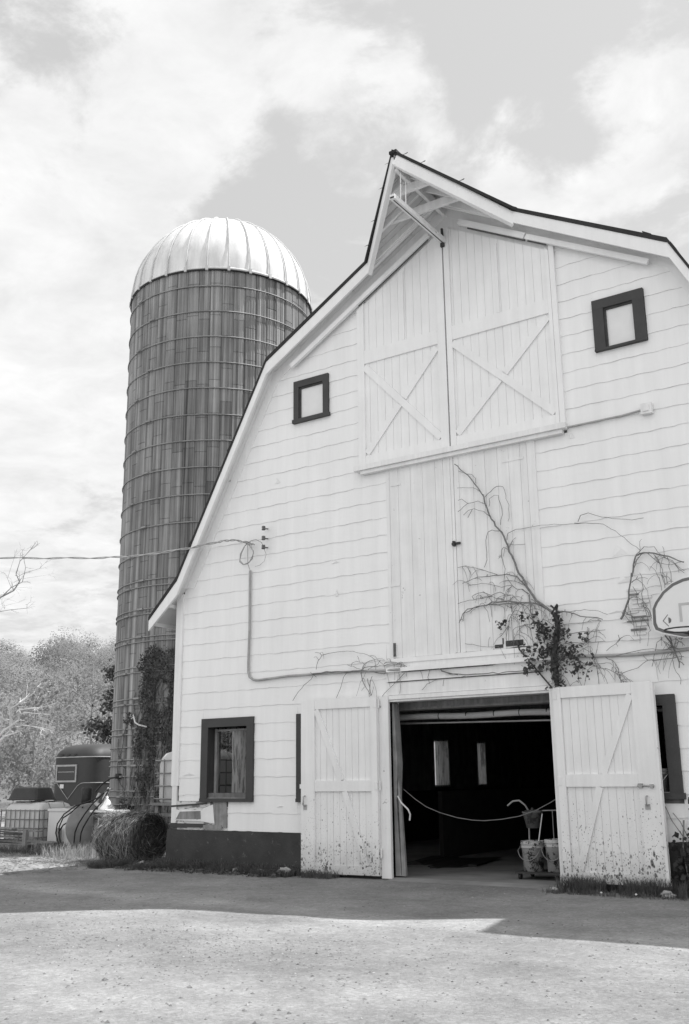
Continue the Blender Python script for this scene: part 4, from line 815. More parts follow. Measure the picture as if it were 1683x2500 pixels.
mb.tube([(-10.08,-.09,4.94),(-10.0,-.09,4.98),(-9.9,-.09,4.985),(-9.78,-.1,4.92),(-9.725,-.12,4.84)], .006, 5); mb.tube([(-9.725,-.12,4.83),(-9.70,-.08,4.72),(-9.75,-.06,4.62),(-9.85,-.05,4.57),(-9.95,-.05,4.56)], .004, 4); mb.tube([(-10.05,-.05,4.52),(-10.07,-.08,4.62),(-10.07,-.09,4.94)], .005, 4)
build('power_line', mb, 'conduit', label='twisted overhead service wire looping beside the insulators on the barn gable', cat='wire')

# ------------------------------------------------------------------ silo
SC = (-14.914, 4.647, 0.0); SR = 2.13; SH = 12.28
silo = thing('silo', SC, 'tall concrete stave silo with a ribbed metal dome roof', 'silo')
hoops = [11.82,11.21,10.61,10.01,9.42,8.82,8.24,7.65,7.05,6.46,5.88,5.32,5.19,4.72,4.62,4.15,4.05,3.54,3.43,2.91,2.80,2.32,2.21,1.96,1.71,1.60,1.39,1.11,1.0,0.85,0.5,0.2]
mb = MB(); NS = 52; per = 16; nseg = NS*per; tone = []; gs = np.random.default_rng(21)
zs_list = [0.0]+[0.76*k for k in range(1, 17) if 0.76*k < SH]+[SH]
prof = []
for j in range(per):
    f = j/per
    if j in (0, 15): prof.append(-.012)
    else: prof.append(0.0042*math.sin((f-1/per)*(per/(per-2))*math.pi*2*4.0))
for s in range(NS):
    sh = gs.random()*0.76 if s % 2 else gs.random()*0.2; zc = [0.0]; z = 0.35+sh
    while z < SH-0.1: zc.append(z); z += 0.76
    zc.append(SH)
    bs = 0.90+0.2*gs.random()
    for z0, z1 in zip(zc[:-1], zc[1:]):
        tn = bs*(0.92+0.16*gs.random()); 
        if gs.random() < 0.07: tn *= 0.8
        o = len(mb.v)
        for z, d in ((z0+.001,-.006),(z0+.012,0),(z1-.012,0),(z1-.001,-.006)):
            for j in range(per+1):
                a = 2*math.pi*(s+j/per)/NS; r = SR+prof[j % per]+d
                mb.v.append((SC[0]+r*math.cos(a), SC[1]+r*math.sin(a), z)); tone.append(tn*(0.36 if (j in (0, per)) else 0.7 if d < 0 else 1.0))
        w = per+1
        for q in range(3):
            for j in range(per): mb.f.append((o+q*w+j, o+q*w+j+1, o+(q+1)*w+j+1, o+(q+1)*w+j)); mb.mi.append(0); mb.sm.append(False)
mb.tone = tone
build('stave_wall', mb, 'stave', silo)
for i, z in enumerate(hoops):
    mb = MB(); n = 72
    mb.tube([(SC[0]+(SR+.018)*math.cos(2*math.pi*k/n), SC[1]+(SR+.018)*math.sin(2*math.pi*k/n), z+.004*math.sin(k*.4+i)) for k in range(n+1)], .013, 5, 0, False)
    for q in range(3):
        a = -1.30+0.22*(i % 2)+q*2.09+(0.55 if q == 0 else 0)*(-1)
        p0 = Vector((SC[0]+(SR+.05)*math.cos(a-.035), SC[1]+(SR+.05)*math.sin(a-.035), z)); p1 = Vector((SC[0]+(SR+.05)*math.cos(a+.035), SC[1]+(SR+.05)*math.sin(a+.035), z)); mb.bar(p0, p1, .035, .035, (0,0,1))
    build('hoop', mb, 'hoop', silo)
mb = MB(); ND = 28; pr = []; 
DR, DH = 2.14, 2.16
for k in range(15):
    a = k/14*math.pi/2; pr.append((max(0.02, DR*math.cos(a)), SH-.03+DH*math.sin(a)))
sub = 6
for i in range(len(pr)-1):
    pass
vs = []
for r, z in pr:
    for s in range(ND*sub):
        a = 2*math.pi*s/(ND*sub); f = (s % sub)/sub; k = 1.0-0.010*math.sin(f*math.pi)*0+0.004*math.cos(f*2*math.pi)
        vs.append((SC[0]+r*k*math.cos(a), SC[1]+r*k*math.sin(a), z))
m = ND*sub
mb.add(vs, [(i*m+j, i*m+(j+1)%m, (i+1)*m+(j+1)%m, (i+1)*m+j) for i in range(len(pr)-1) for j in range(m)], 0, True)
mb.lathe([(2.13,SH-.06),(2.155,SH-.05),(2.165,SH-.02),(2.14,SH+.01)], (SC[0],SC[1],0), 84)
build('dome', mb, 'dome', silo)
mb = MB()
for s in range(ND):
    a = 2*math.pi*(s+.5)/ND
    mb.tube([(SC[0]+(r+.022)*math.cos(a), SC[1]+(r+.022)*math.sin(a), z+.02*i/14) for i, (r, z) in enumerate(pr)], .017, 5, 0, False); c = Vector((SC[0]+2.17*math.cos(a), SC[1]+2.17*math.sin(a), SH-.045)); mb.bar(c+Vector((0,0,-.05)), c+Vector((0,0,.06)), .06, .04, (math.cos(a),math.sin(a),0))
build('dome_rib', mb, 'rib', silo)
mb = MB(); mb.lathe([(2.12,SH-.09),(2.175,SH-.085),(2.175,SH-.058),(2.12,SH-.05)], (SC[0],SC[1],0), 84); build('eave_ring', mb, 'iron', silo)

# ivy on the silo's barn side
ivy = thing('ivy', (SC[0]+1.9, SC[1]-1.35, 0), 'dark ivy climbing the foot of the silo next to the barn', 'ivy')
gi = np.random.default_rng(31); pts = []; nrm = []
def silo_pt(a, z, r): return (SC[0]+(SR+r)*math.cos(a), SC[1]+(SR+r)*math.sin(a), z)
# angles: camera-facing centre is about -48 degrees; barn side is higher
for _ in range(26000):
    z = gi.uniform(0.3, 4.35); lim = np.interp(z, [0.3,0.9,1.4,2.0,2.5,3.0,3.5,3.85,4.1,4.4], [-96,-95,-92,-91,-93,-88,-86,-78,-72,-62])
    a = lim-5+75*gi.random()**1.6
    e = (a-lim)/14; yy = np.array([z*1.7]); cl = fbm(np.array([a*.13+40]), yy+9, 8, 4)[0]
    if gi.random() < .45 or cl < 0.57-0.15*min(1, max(-.6, e)): continue
    pts.append(silo_pt(R(a), z, gi.uniform(0.02, 0.05+1.1*max(0, cl-.48)))); nrm.append((math.cos(R(a)), math.sin(R(a)), .25))
mb = MB(); mb.cards(np.array(pts), 0.05, 1.0, 0.4, np.array(nrm)); build('leaves', mb, 'ivy', ivy)
mb = MB()
for k in range(44):
    a = gi.uniform(-100, -60); z = gi.uniform(0.2, 0.6); p = []
    for q in range(int(gi.uniform(10, 26))): p.append(silo_pt(R(a), z, .03)); a += gi.normal()*1.6+.25; z += 0.14
    if z < 4.6: mb.tube(p, .011, 4, 0, False)
build('stems', mb, 'bark', ivy)
mb = MB(); mb.tube([silo_pt(R(-95),2.58,.06),silo_pt(R(-91.5),2.53,.16),silo_pt(R(-89),2.42,.22),silo_pt(R(-86),2.37,.25),silo_pt(R(-82),2.33,.2)], .017, 5); mb.tube([silo_pt(R(-91.5),2.53,.16),silo_pt(R(-92.5),2.50,.2)], .012, 5)
build('dead_limb', mb, 'sycbark', ivy)

# ------------------------------------------------------------------ caged tanks
def tote(name, x0, x1, y0, y1, z0, z1, label, stand=None, nx=7, nz=4, round_top=0.10):
    t = thing(name, ((x0+x1)/2,(y0+y1)/2,0), label, 'tank')
    mb = MB(); prof = [(0.02,0.0),(0.0,0.05),(0.0,z1-z0-.22),(0.02,z1-z0-.12),(0.07,z1-z0-.04),(0.15,z1-z0)]
    def ring(ins, z):
        r = 0.09; a0, a1, b0, b1 = x0+ins+.03, x1-ins-.03, y0+ins+.03, y1-ins-.03; L = []
        for cx_, cy_, s in ((a1-r,b1-r,0),(a0+r,b1-r,1),(a0+r,b0+r,2),(a1-r,b0+r,3)):
            for k in range(6): L.append((cx_+r*math.cos(math.pi/2*(s+k/5)), cy_+r*math.sin(math.pi/2*(s+k/5)), z0+z))
        return L
    L = [ring(i, z) for i, z in prof]; n = len(L[0]); vs = [p for q in L for p in q]
    mb.add(vs, [(i*n+j, i*n+(j+1)%n, (i+1)*n+(j+1)%n, (i+1)*n+j) for i in range(len(L)-1) for j in range(n)], 0, True)
    mb.add(L[-1], [tuple(range(n))])
    for cx_ in ((x0+x1)/2,): mb.lathe([(.11,z1-.005),(.11,z1+.04),(0,z1+.045)], (cx_,(y0+y1)/2,0), 16)
    build('tank_body', mb, 'poly', t)
    mb = MB(); r = .012
    for k in range(nz):
        z = z0+.06+(z1-z0-.22)*k/(nz-1); mb.tube([(x0,y0,z),(x1,y0,z),(x1,y1,z),(x0,y1,z),(x0,y0,z)], r, 5, 0, False)
    for k in range(nx+1):
        x = x0+(x1-x0)*k/nx
        for y in (y0, y1): mb.tube([(x,y,z0),(x,y,z1-.14)], r, 5)
        y = y0+(y1-y0)*k/nx
        for xx in (x0, x1): mb.tube([(xx,y,z0),(xx,y,z1-.14)], r, 5)
    for y in (y0+.3*(y1-y0), y0+.7*(y1-y0)): mb.tube([(x0,y,z1-.16),(x0+.1,y,z1+.01),(x1-.1,y,z1+.01),(x1,y,z1-.16)], r, 5)
    build('cage', mb, 'cage', t)
    mb = MB()
    if stand:
        mb.box(x0-.03,x1+.03,y0-.03,y1+.03,z0-.05,z0-.005)
        for x in (x0+.05,x1-.05):
            for y in (y0+.05,y1-.05): mb.box(x-.04,x+.04,y-.04,y+.04,0,z0-.05)
        mb.box(x0-.03,x1+.03,y0-.03,y0+.02,stand-.05,stand)
    else: mb.box(x0,x1,y0,y1,z0-.1,z0-.004)
    build('stand', mb, 'greywood', t)
    return t
tote('caged_tank', -12.95, -11.90, 0.95, 2.05, 0.94, 1.80, 'white caged poly tank raised on a stand against the barn corner', 0.76, 5, 4)
tote('caged_tank', -19.05, -17.80, 2.5, 3.5, 0.12, 0.88, 'white caged tank on the ground at the left edge under a dark trough', None, 8, 4)
mb = MB(); pr_ = [(-.50,0.0),(-.47,.02),(-.40,.27),(-.36,.29)]
def ringr(hx, hy, cx_, cy_, z, r=.16):
    L = []
    for sx, sy, s in ((1,1,0),(-1,1,1),(-1,-1,2),(1,-1,3)):
        for k in range(5): L.append((cx_+sx*(hx-r)+r*math.cos(math.pi/2*(s+k/4)), cy_+sy*(hy-r)+r*math.sin(math.pi/2*(s+k/4)), z))
    return L
rings = [ringr(.50,.36,-18.62,2.95,.925),ringr(.50,.36,-18.62,2.95,.95),ringr(.475,.335,-18.62,2.95,.955),ringr(.40,.27,-18.62,2.95,1.17),ringr(.37,.24,-18.62,2.95,1.19)]
n = len(rings[0]); mb.add([p for q in rings for p in q], [(i*n+j, i*n+(j+1)%n, (i+1)*n+(j+1)%n, (i+1)*n+j) for i in range(4) for j in range(n)], 0, False); mb.add(rings[-1], [tuple(range(n))])
build('trough', mb, 'trough', label='dark feed trough turned upside down on the left caged tank', cat='trough')

# lumber stack on the pallet
pal = thing('pallet', (-17.1, 1.75, 0), 'weathered pallet at the left edge carrying loose boards', 'pallet')
mb = MB()
for k in range(5): mb.box(-18.2,-16.75,1.35+k*.2,1.49+k*.2,.115,.135)
for y in (1.36,1.8,2.2): mb.box(-18.2,-16.76,y,y+.05,.02,.115)
build('deck', mb, 'greywood', pal)
build_each('post', [lambda m: m.box(-16.845,-16.755,1.33,1.39,0.0,.40), lambda m: m.box(-16.845,-16.755,2.17,2.23,0.0,.40)], 'greywood', pal)
gb = np.random.default_rng(8)
for k in range(9):
    mb = MB(); z = .15+.033*k; y = 1.42+gb.uniform(0,.5); mb.bar((-18.3+gb.uniform(-.2,.2),y+gb.uniform(-.1,.1),z+gb.uniform(0,.04)), (-17.0+gb.uniform(-.25,.1),y+gb.uniform(-.1,.1),z), gb.uniform(.09,.16), .026, (0,0,1))
    build('loose_board', mb, 'greywood', label='weathered grey board lying in the loose stack on the left pallet', cat='board', group='boards stacked on the pallet')

# white cabinet, drum with hoses, small bench with tin lamp
cab = thing('chest', (-16.9, 2.65, 0), 'plain white chest standing in the weeds before the dark trailer', 'chest')
mb = MB(); mb.box(-17.27,-16.40,2.30,3.0,0.03,.72); build('body', mb, 'whitebox', cab)
mb = MB(); mb.box(-17.29,-16.38,2.28,3.02,.723,.77); build('lid', mb, 'whitebox', cab)
mb = MB(); mb.box(-17.34,-17.272,2.34,2.42,.50,.58); build('latch', mb, 'iron', cab)
dr_ = thing('drum', (-15.55, 1.9, 0), 'dark rounded drum lying on its side with cables slung over it', 'drum')
mb = MB(); ax0 = Vector((-15.22,1.55,.46)); ax1 = Vector((-15.95,2.25,.46))
prf = [(0,0),(.40,0),(.43,.03),(.43,.30),(.44,.31),(.44,.33),(.43,.34),(.43,.60),(.44,.61),(.44,.63),(.43,.64),(.43,.92),(.40,.95),(0,.95)]
tt = (ax1-ax0).normalized(); uu = Vector((0,0,1)); ww = tt.cross(uu); n = 28
vs = [ax0+tt*z+(uu*math.cos(2*math.pi*j/n)+ww*math.sin(2*math.pi*j/n))*r for r, z in prf for j in range(n)]
mb.add(vs, [(i*n+j,i*n+(j+1)%n,(i+1)*n+(j+1)%n,(i+1)*n+j) for i in range(len(prf)-1) for j in range(n)], 0, True); build('shell', mb, 'drum', dr_)
mb = MB(); mb.bar((-15.7,1.4,.03),(-15.1,2.0,.03),.08,.06,(0,0,1)); mb.bar((-16.1,1.8,.03),(-15.5,2.4,.03),.08,.06,(0,0,1)); build('cradle', mb, 'iron', dr_)
bench = thing('workbench', (-14.6,1.5,0), 'low dark bench by the foot of the silo with small gear on top', 'bench')
mb = MB(); mb.box(-14.92,-14.32,1.28,1.72,.75,.785); build('top', mb, 'whitebox', bench)
mb = MB(); mb.box(-14.86,-14.40,1.32,1.70,0.02,.75); build('body', mb, 'iron', bench)
mb = MB(); mb.lathe([(0,0),(.15,0),(.155,.03),(.12,.10),(.075,.17),(.03,.20),(.028,.25),(0,.25)], (-14.66,1.45,.787), 20); build('heat_lamp', mb, 'silver', label='shiny tin lamp shade standing on the bench beside the silo', cat='lamp')
mb = MB(); mb.tube([(-14.86,1.55,.79),(-14.82,1.55,1.0),(-14.72,1.55,1.18)], [.05,.045,.03], 8); mb.tube([(-15.12,1.6,.90),(-15.08,1.6,.98),(-15.03,1.6,1.08)], [.05,.04,.03], 7); mb.tube([(-15.12,1.6,.91),(-14.86,1.55,.80)],.04,6); build('pump_arm', mb, 'pipew', label='pale slanting pump arm rising from the bench toward the silo', cat='pump')
mb = MB(); mb.lathe([(0,0),(.11,0),(.115,.2),(.12,.36),(.10,.40),(0,.41)], (-17.5,3.5,.78), 16); mb.box(-17.7,-17.3,3.35,3.65,0,.775); build('jug', mb, 'iron', label='dark upright canister on a block behind the white chest', cat='canister')
mb = MB(); mb.bar((-17.0,2.6,.79),(-16.0,2.3,.83),.18,.03,(0,0,1)); mb.bar((-16.9,2.7,.82),(-15.9,2.4,.86),.12,.03,(0,0,1)); build('plank_pile', mb, 'greywood', label='two grey planks laid across the white chest lid', cat='planks')
for k, (p, lb) in enumerate([
    ([(-14.72,1.56,1.18),(-14.68,1.36,1.08),(-14.9,1.3,.88),(-15.08,1.3,.71),(-15.23,1.3,.54),(-15.31,1.3,.39),(-15.33,1.3,.1)], 'black cable slung over the drum, upper of the two crossing its front'),
    ([(-14.72,1.54,1.14),(-14.66,1.32,.92),(-14.78,1.25,.78),(-14.92,1.25,.63),(-15.04,1.25,.48),(-15.09,1.25,.38),(-15.12,1.25,.1)], 'black cable crossing the drum front nearest the bench'),
    ([(-14.74,1.57,1.16),(-14.97,1.5,1.0),(-15.19,1.42,.92),(-15.45,1.40,.86),(-15.83,1.46,.70),(-16.05,1.5,.52),(-16.08,1.5,.35),(-15.98,1.5,.15),(-15.88,1.5,.05)], 'black cable making the widest loop left of the drum'),
    ([(-15.3,1.45,.84),(-15.62,1.5,.61),(-15.88,1.5,.5),(-16.0,1.5,.37),(-15.96,1.5,.24),(-15.82,1.5,.05)], 'black cable in the inner loop hanging left of the drum'),
    ([(-15.35,1.42,.88),(-15.7,1.5,.72),(-15.92,1.52,.63),(-16.04,1.54,.46),(-16.03,1.54,.28),(-15.92,1.54,.05)], 'black cable in the middle loop hanging left of the drum')]):
    mb = MB(); Q = []
    for a, b in zip(p[:-1], p[1:]):
        for q in np.linspace(0, 1, 5, endpoint=False): Q.append(Vector(a).lerp(Vector(b), q))
    mb.tube(Q+[Vector(p[-1])], .013, 6); build('cable', mb, 'rubber', label=lb, cat='cable', group='cables over the drum')
mb = MB(); mb.tube([silo_pt(R(-108),1.39,.05),silo_pt(R(-113),1.36,.12),silo_pt(R(-119),1.26,.2),silo_pt(R(-124),1.10,.3)], .018, 6); mb.lathe([(0,-.05),(.06,-.05),(.06,.05),(0,.05)], silo_pt(R(-107),1.40,.06), 10); build('valve_pipe', mb, 'iron', label='dark valve and bent pipe fixed to the lower silo wall', cat='valve')

# ------------------------------------------------------------------ horse trailer
TX0, TX1, TY0, TY1 = -21.74, -20.08, 6.0, 9.8
tr_ = thing('horse_trailer', ((TX0+TX1)/2, 8.0, 0), 'old dark horse trailer with domed roof and pale trim parked behind the silo', 'trailer')
def tring(ins, z, r=.34):
    L = []
    a0, a1, b0, b1 = TX0+ins, TX1-ins, TY0+ins, TY1-ins; rr = max(.12, r-ins*.3)
    for cx_, cy_, s in ((a1-rr,b1-rr,0),(a0+rr,b1-rr,1),(a0+rr,b0+rr,2),(a1-rr,b0+rr,3)):
        for k in range(9): L.append((cx_+rr*math.cos(math.pi/2*(s+k/8)), cy_+rr*math.sin(math.pi/2*(s+k/8)), z))
    return L
lev = [(0.0,.52),(0,1.2),(0,1.88),(.002,1.93),(.03,2.01),(.08,2.09),(.15,2.15),(.26,2.205),(.4,2.24),(.56,2.26),(.72,2.265)]
L = [tring(i, z) for i, z in lev]; n = len(L[0])
mb = MB(); mb.add([p for q in L for p in q], [(i*n+j, i*n+(j+1)%n, (i+1)*n+(j+1)%n, (i+1)*n+j) for i in range(len(L)-1) for j in range(n)], 0, True); mb.add(L[-1], [tuple(range(n))], 0, True); mb.add(L[0], [tuple(range(n-1,-1,-1))])
build('body', mb, 'trailer', tr_)
mb = MB(); q = tring(-.008, 1.915); mb.tube(q+[q[0]], .014, 5, 0, False)
q = [p for p in tring(-.006, 1.275)]; 
mb.tube([(p[0],p[1],1.275) for p in q[27:36]]+[(TX1+.006,TY0+1,1.275),(TX1+.006,TY1-.4,1.275)], .011, 5, 0, False)
yq = TY0-.008; mb.tube([q[27], (TX0+1.22,yq,1.26),(TX0+1.10,yq,1.20),(TX0+.76,yq,.87),(TX0+.42,yq,1.18),(TX0+.345,yq,1.25)]+[(p[0],p[1],1.27) for p in q[26:20:-1]], .010, 5, 0, False)
build('trim_strip', mb, 'trailertrim', tr_)
mb = MB(); wx0, wx1, wz0, wz1 = -21.47, -20.69, 1.29, 1.73
mb.box(wx0,wx1,TY0-.025,TY0+.01,wz1-.045,wz1); mb.box(wx0,wx1,TY0-.025,TY0+.01,wz0,wz0+.045); mb.box(wx0,wx0+.045,TY0-.024,TY0+.01,wz0+.045,wz1-.045); mb.box(wx1-.045,wx1,TY0-.024,TY0+.01,wz0+.045,wz1-.045)
w_ = build('window', mb, 'trailertrim', tr_)
mb = MB(); mb.box(wx0+.045,wx1-.045,TY0-.012,TY0+.008,wz0+.045,wz1-.045); build('pane', mb, 'glass', w_)
mb = MB(); mb.box(wx0+.07,wx1-.09,TY0-.018,TY0-.013,(wz0+wz1)/2+.03,(wz0+wz1)/2+.045); build('rail', mb, 'trailertrim', w_)
mb = MB(); mb.box(-21.30,-21.16,TY0-.012,TY0+.005,1.14,1.24); build('plate', mb, 'whitebox', tr_)
for x in (-21.30,-21.05,-20.80):
    mb = MB(); mb.box(x-.04,x+.04,TY0-.015,TY0+.05,1.965,2.0); build('marker_light', mb, 'trailer', tr_)
for x in (TX0-.02, TX1-.16):
    for y in (7.5, 8.4):
        mb = MB(); mb.tube([(x,y,.33),(x+.18,y,.33)], .33, 22); w_ = build('wheel', mb, 'rubber', tr_)
mb = MB(); mb.bar((-20.9,6.1,.5),(-20.9,4.9,.5),.10,.08,(0,0,1)); mb.tube([(-20.9,5.0,.0),(-20.9,5.0,.5)], .03, 6); build('tow_bar', mb, 'iron', tr_)

# ------------------------------------------------------------------ round bale
bale = thing('hay_bale', (-13.05, .5, 0), 'weathered round hay bale lying beside the barn corner', 'hay bale')
BX0, BX1, BY, BR_ = -13.50, -12.58, .52, .44
mb = MB(); gq = np.random.default_rng(12); n = 40; m = 14
def bale_r(a, f): return BR_*(1+.035*math.sin(3*a+f*5)+.02*math.sin(7*a+f*11))*(1-.10*max(0, -math.sin(a))**3)
vs = []
for i in range(m+1):
    f = i/m; sh = 1-.13*(max(0, abs(f-.5)*2-.75)/.25)**2
    for j in range(n):
        a = 2*math.pi*j/n; r = bale_r(a, f)*sh+gq.normal()*.006
        vs.append((BX0+(BX1-BX0)*f+gq.normal()*.006, BY+r*math.cos(a), .37+r*math.sin(a)*.93))
mb.add(vs, [(i*n+j, (i+1)*n+j, (i+1)*n+(j+1)%n, i*n+(j+1)%n) for i in range(m) for j in range(n)], 0, True)
fc = []
for e, x0 in ((0, BX0), (m, BX1)):
    c = len(mb.v); mb.add([(x0+(.03 if e else -.03), BY, .37)]+vs[e*n:(e+1)*n], [(0, j+1, (j+1)%n+1) if e else (0, (j+1)%n+1, j+1) for j in range(n)])
build('core', mb, 'balestraw', bale)
def straws(mb, P, D, L, w, sag=0.3):
    for p, d, l in zip(P, D, L):
        p = Vector(p); d = Vector(d).normalized(); s = d.cross(Vector(rng.normal(size=3))).normalized()*w/2
        q1 = p+d*l*.5; q2 = p+d*l-Vector((0,0,sag*l*l*2))
        mb.add([p-s, p+s, q1+s*.8, q1-s*.8, q2+s*.3, q2-s*.3], [(0,1,2,3),(3,2,4,5)])
P, D, L = [], [], []
for _ in range(6500):
    f = gq.random(); a = gq.uniform(0, 2*math.pi); r = bale_r(a, f)*(1-.13*(max(0, abs(f-.5)*2-.75)/.25)**2)
    P.append((BX0+(BX1-BX0)*f, BY+r*math.cos(a), .37+r*math.sin(a)*.93))
    t = np.array([gq.normal()*.42, -math.sin(a), math.cos(a)])*(1 if gq.random() < .5 else -1)+np.array([0, math.cos(a), math.sin(a)])*abs(gq.normal())*.09+gq.normal(size=3)*.13
    D.append(t); L.append(gq.uniform(.05, .20))
for _ in range(1500):                           # ruffled end face
    a = gq.uniform(0, 6.283); q = BR_*math.sqrt(gq.random()); P.append((BX1+.02*(1-q/BR_), BY+q*math.cos(a), .37+q*math.sin(a)*.93)); D.append((abs(gq.normal())*.35, -math.sin(a)+gq.normal()*.4, math.cos(a)+gq.normal()*.4)); L.append(gq.uniform(.04, .16))
for _ in range(900):                            # loose tuft over the far top edge
    P.append((gq.uniform(BX0-.05, BX0+.40), BY+gq.uniform(-.30,.20), gq.uniform(.45, .78))); D.append((gq.normal()-.4, gq.normal()-.3, gq.normal()*.6+.15)); L.append(gq.uniform(.08, .24))
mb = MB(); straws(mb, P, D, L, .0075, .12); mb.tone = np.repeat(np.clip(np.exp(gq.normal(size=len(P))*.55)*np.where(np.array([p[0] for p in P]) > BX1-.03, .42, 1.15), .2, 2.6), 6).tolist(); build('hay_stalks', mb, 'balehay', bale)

# ------------------------------------------------------------------ grass, weeds, loose straw, stones
gg = np.random.default_rng(17)
def blades(area_pts, hmin, hmax, w, mb, lean=.5):
    for x, y in area_pts:
        z = float(ground_z(x, y)); h = gg.uniform(hmin, hmax); a = gg.random()*6.283; l = abs(gg.normal())*lean*h; dx, dy = math.cos(a)*l, math.sin(a)*l; b = a+1.57; wx, wy = math.cos(b)*w/2, math.sin(b)*w/2
        mb.add([(x-wx,y-wy,z-.01),(x+wx,y+wy,z-.01),(x+dx*.45+wx*.7,y+dy*.45+wy*.7,z+h*.6),(x+dx*.45-wx*.7,y+dy*.45-wy*.7,z+h*.6),(x+dx,y+dy,z+h*.95)], [(0,1,2,3),(3,2,4)])
def clumped(n, x0, x1, y0, y1, edge=None, sc=2.2, thr=.42, sd=2):
    x = gg.uniform(x0, x1, n*3); y = gg.uniform(y0, y1, n*3); k = fbm(x, y, sd, 4, sc); ok = k > thr
    if edge is not None: ok &= edge(x, y, k)
    return list(zip(x[ok][:n], y[ok][:n]))
mb = MB()
blades(clumped(11000, -12.9, -9.0, -.75, -.04, lambda x, y, k: y > -.14-.85*(k-.25)-(x < -10.8)*.1, 2.2, .30), .04, .12, .008, mb, .9)
blades(clumped(2200, -12.6, -9.1, -.22, -.06, None, 2, .36), .07, .19, .008, mb, .8)
blades(clumped(420, -8.9, -8.3, -.42, -.12, None, 4, .40), .05, .14, .007, mb, .8)
blades(clumped(2600, -5.05, -3.55, -.52, -.14, lambda x, y, k: y > -.30-.5*(k-.3), 3, .36), .05, .23, .007, mb, .6)
blades(clumped(900, -5.15, -3.3, -.62, -.2, None, 3, .36), .03, .09, .008, mb, .9)
blades(clumped(2600, -19.5, -15.0, .8, 2.1, None, 1.5, .40), .04, .20, .012, mb, .7)
blades(clumped(700, -12.6, -11.5, .0, 1.2, None, 2, .36), .06, .24, .008, mb, .7)
for k in range(420):                            # tiny broad weeds
    x, y = gg.uniform(-12.4, -9.1), gg.uniform(-.6, -.05); z = float(ground_z(x, y))+.02; mb.cards(np.array([[x, y, z]])+gg.normal(size=(5,3))*np.array([.025,.025,.012]), .035, 1.0, .5, np.array([0,0,1.]))
build('grass', mb, 'grass', kind='stuff')
mb = MB()
blades(clumped(1800, -16.6, -13.4, .5, 1.9, None, 1.4, .42, 6), .06, .30, .010, mb, .6)
blades(clumped(2200, -19.0, -13.2, -.4, 1.2, None, 1.2, .46, 7), .01, .05, .012, mb, 1.5)
build('dry_grass', mb, 'drygrass', kind='stuff')
P, D, L = [], [], []
for _ in range(2600):
    x = -13.2+gg.normal()*.55; y = .25+gg.normal()*.35
    if x > -11.8 and y > -.05: continue
    P.append((x, y, float(ground_z(x, y))+.012)); D.append((gg.normal(), gg.normal(), .1)); L.append(gg.uniform(.05,.18))
for _ in range(2400):
    x = gg.uniform(-19, -12.6); y = gg.uniform(-2.2, 1.2); P.append((x, y, float(ground_z(x, y))+.01)); D.append((gg.normal(), gg.normal(), .06)); L.append(gg.uniform(.05,.16))
mb = MB(); straws(mb, P, D, L, .008, 0); build('loose_straw', mb, 'straw', kind='stuff')
def rock(x, y, s, label):
    mb = MB(); gr = np.random.default_rng(int(abs(x*977+y*131))); n, m = 10, 6; vs = [(x, y, -.02)]
    for i in range(1, m):
        a = math.pi*i/m
        for j in range(n):
            b = 2*math.pi*j/n; r = s*(1+gr.normal()*.22); vs.append((x+r*1.25*math.sin(a)*math.cos(b), y+r*.85*math.sin(a)*math.sin(b), s*.45-r*.72*math.cos(a)))
    vs.append((x, y, s*1.2)); f = [(0, 1+(j+1)%n, 1+j) for j in range(n)]
    for i in range(m-2): f += [(1+i*n+j, 1+i*n+(j+1)%n, 1+(i+1)*n+(j+1)%n, 1+(i+1)*n+j) for j in range(n)]
    f += [(1+(m-2)*n+j, 1+(m-2)*n+(j+1)%n, len(vs)-1) for j in range(n)]; mb.add(vs, f); build('rock', mb, 'stone', label=label, cat='rock', group='rocks along the foundation')
for a in [(-12.15,-.12,.06,'flat pale rock in the grass at the barn corner'),(-10.08,-.25,.05,'small pale rock in the grass below the ground window'),(-9.72,-.24,.03,'smallest pale rock, just left of the low broad rock'),(-9.58,-.28,.055,'low broad rock in the grass near the left entry door'),
          (-9.16,-.30,.085,'largest pale rock, right beside the foot of the left entry door')]: rock(*a)
for i, (x, y, s, lb) in enumerate([(-5.05,-.45,.04,'small pale stone at the inner foot of the right entry door'),(-3.72,-.42,.055,'pale stone in the weeds at the outer foot of the right entry door')]): rock(x, y, s, lb)
mb = MB()
for x, y in [(-4.45,-.55),(-4.05,-.55)]:
    z = float(ground_z(x, y)); mb.lathe([(0,-.012),(.013,-.006),(.016,0),(.01,.008),(0,.01)], (x+.01,y,z+.035), 8)
build('dandelions', mb, 'white2', kind='stuff')
mb = MB(); q = [(x, -.13, z) for x, z in []]
sh = thing('bush', (-3.42,-.14,0), 'dark broad leaved plant low at the right corner beside the entry door', 'bush')
pts = gg.normal(size=(620,3))*np.array([.14,.05,.19])+np.array([-3.42,-.14,.30]); pts = pts[(pts[:,1] < -.05)&(pts[:,2] > .02)&(pts[:,2] < .68)]
mb = MB(); mb.cards(pts, .065, 1.1, .4, np.array([0,-.7,.6])); build('leaves', mb, 'darkleaf', sh)
mb = MB(); mb.tube([(-3.55,-.15,0),(-3.6,-.12,.5),(-3.58,-.07,.8)], .01, 5)
for p in ([(-3.6,-.08,.62),(-3.72,-.07,.80),(-3.78,-.06,.95)],[(-3.55,-.08,.62),(-3.62,-.07,.78),(-3.70,-.06,.88)],[(-3.5,-.08,.55),(-3.50,-.07,.8),(-3.46,-.06,1.0),(-3.44,-.06,1.1)]): mb.tube(p, .005, 4)
build('stems', mb, 'bark', sh)
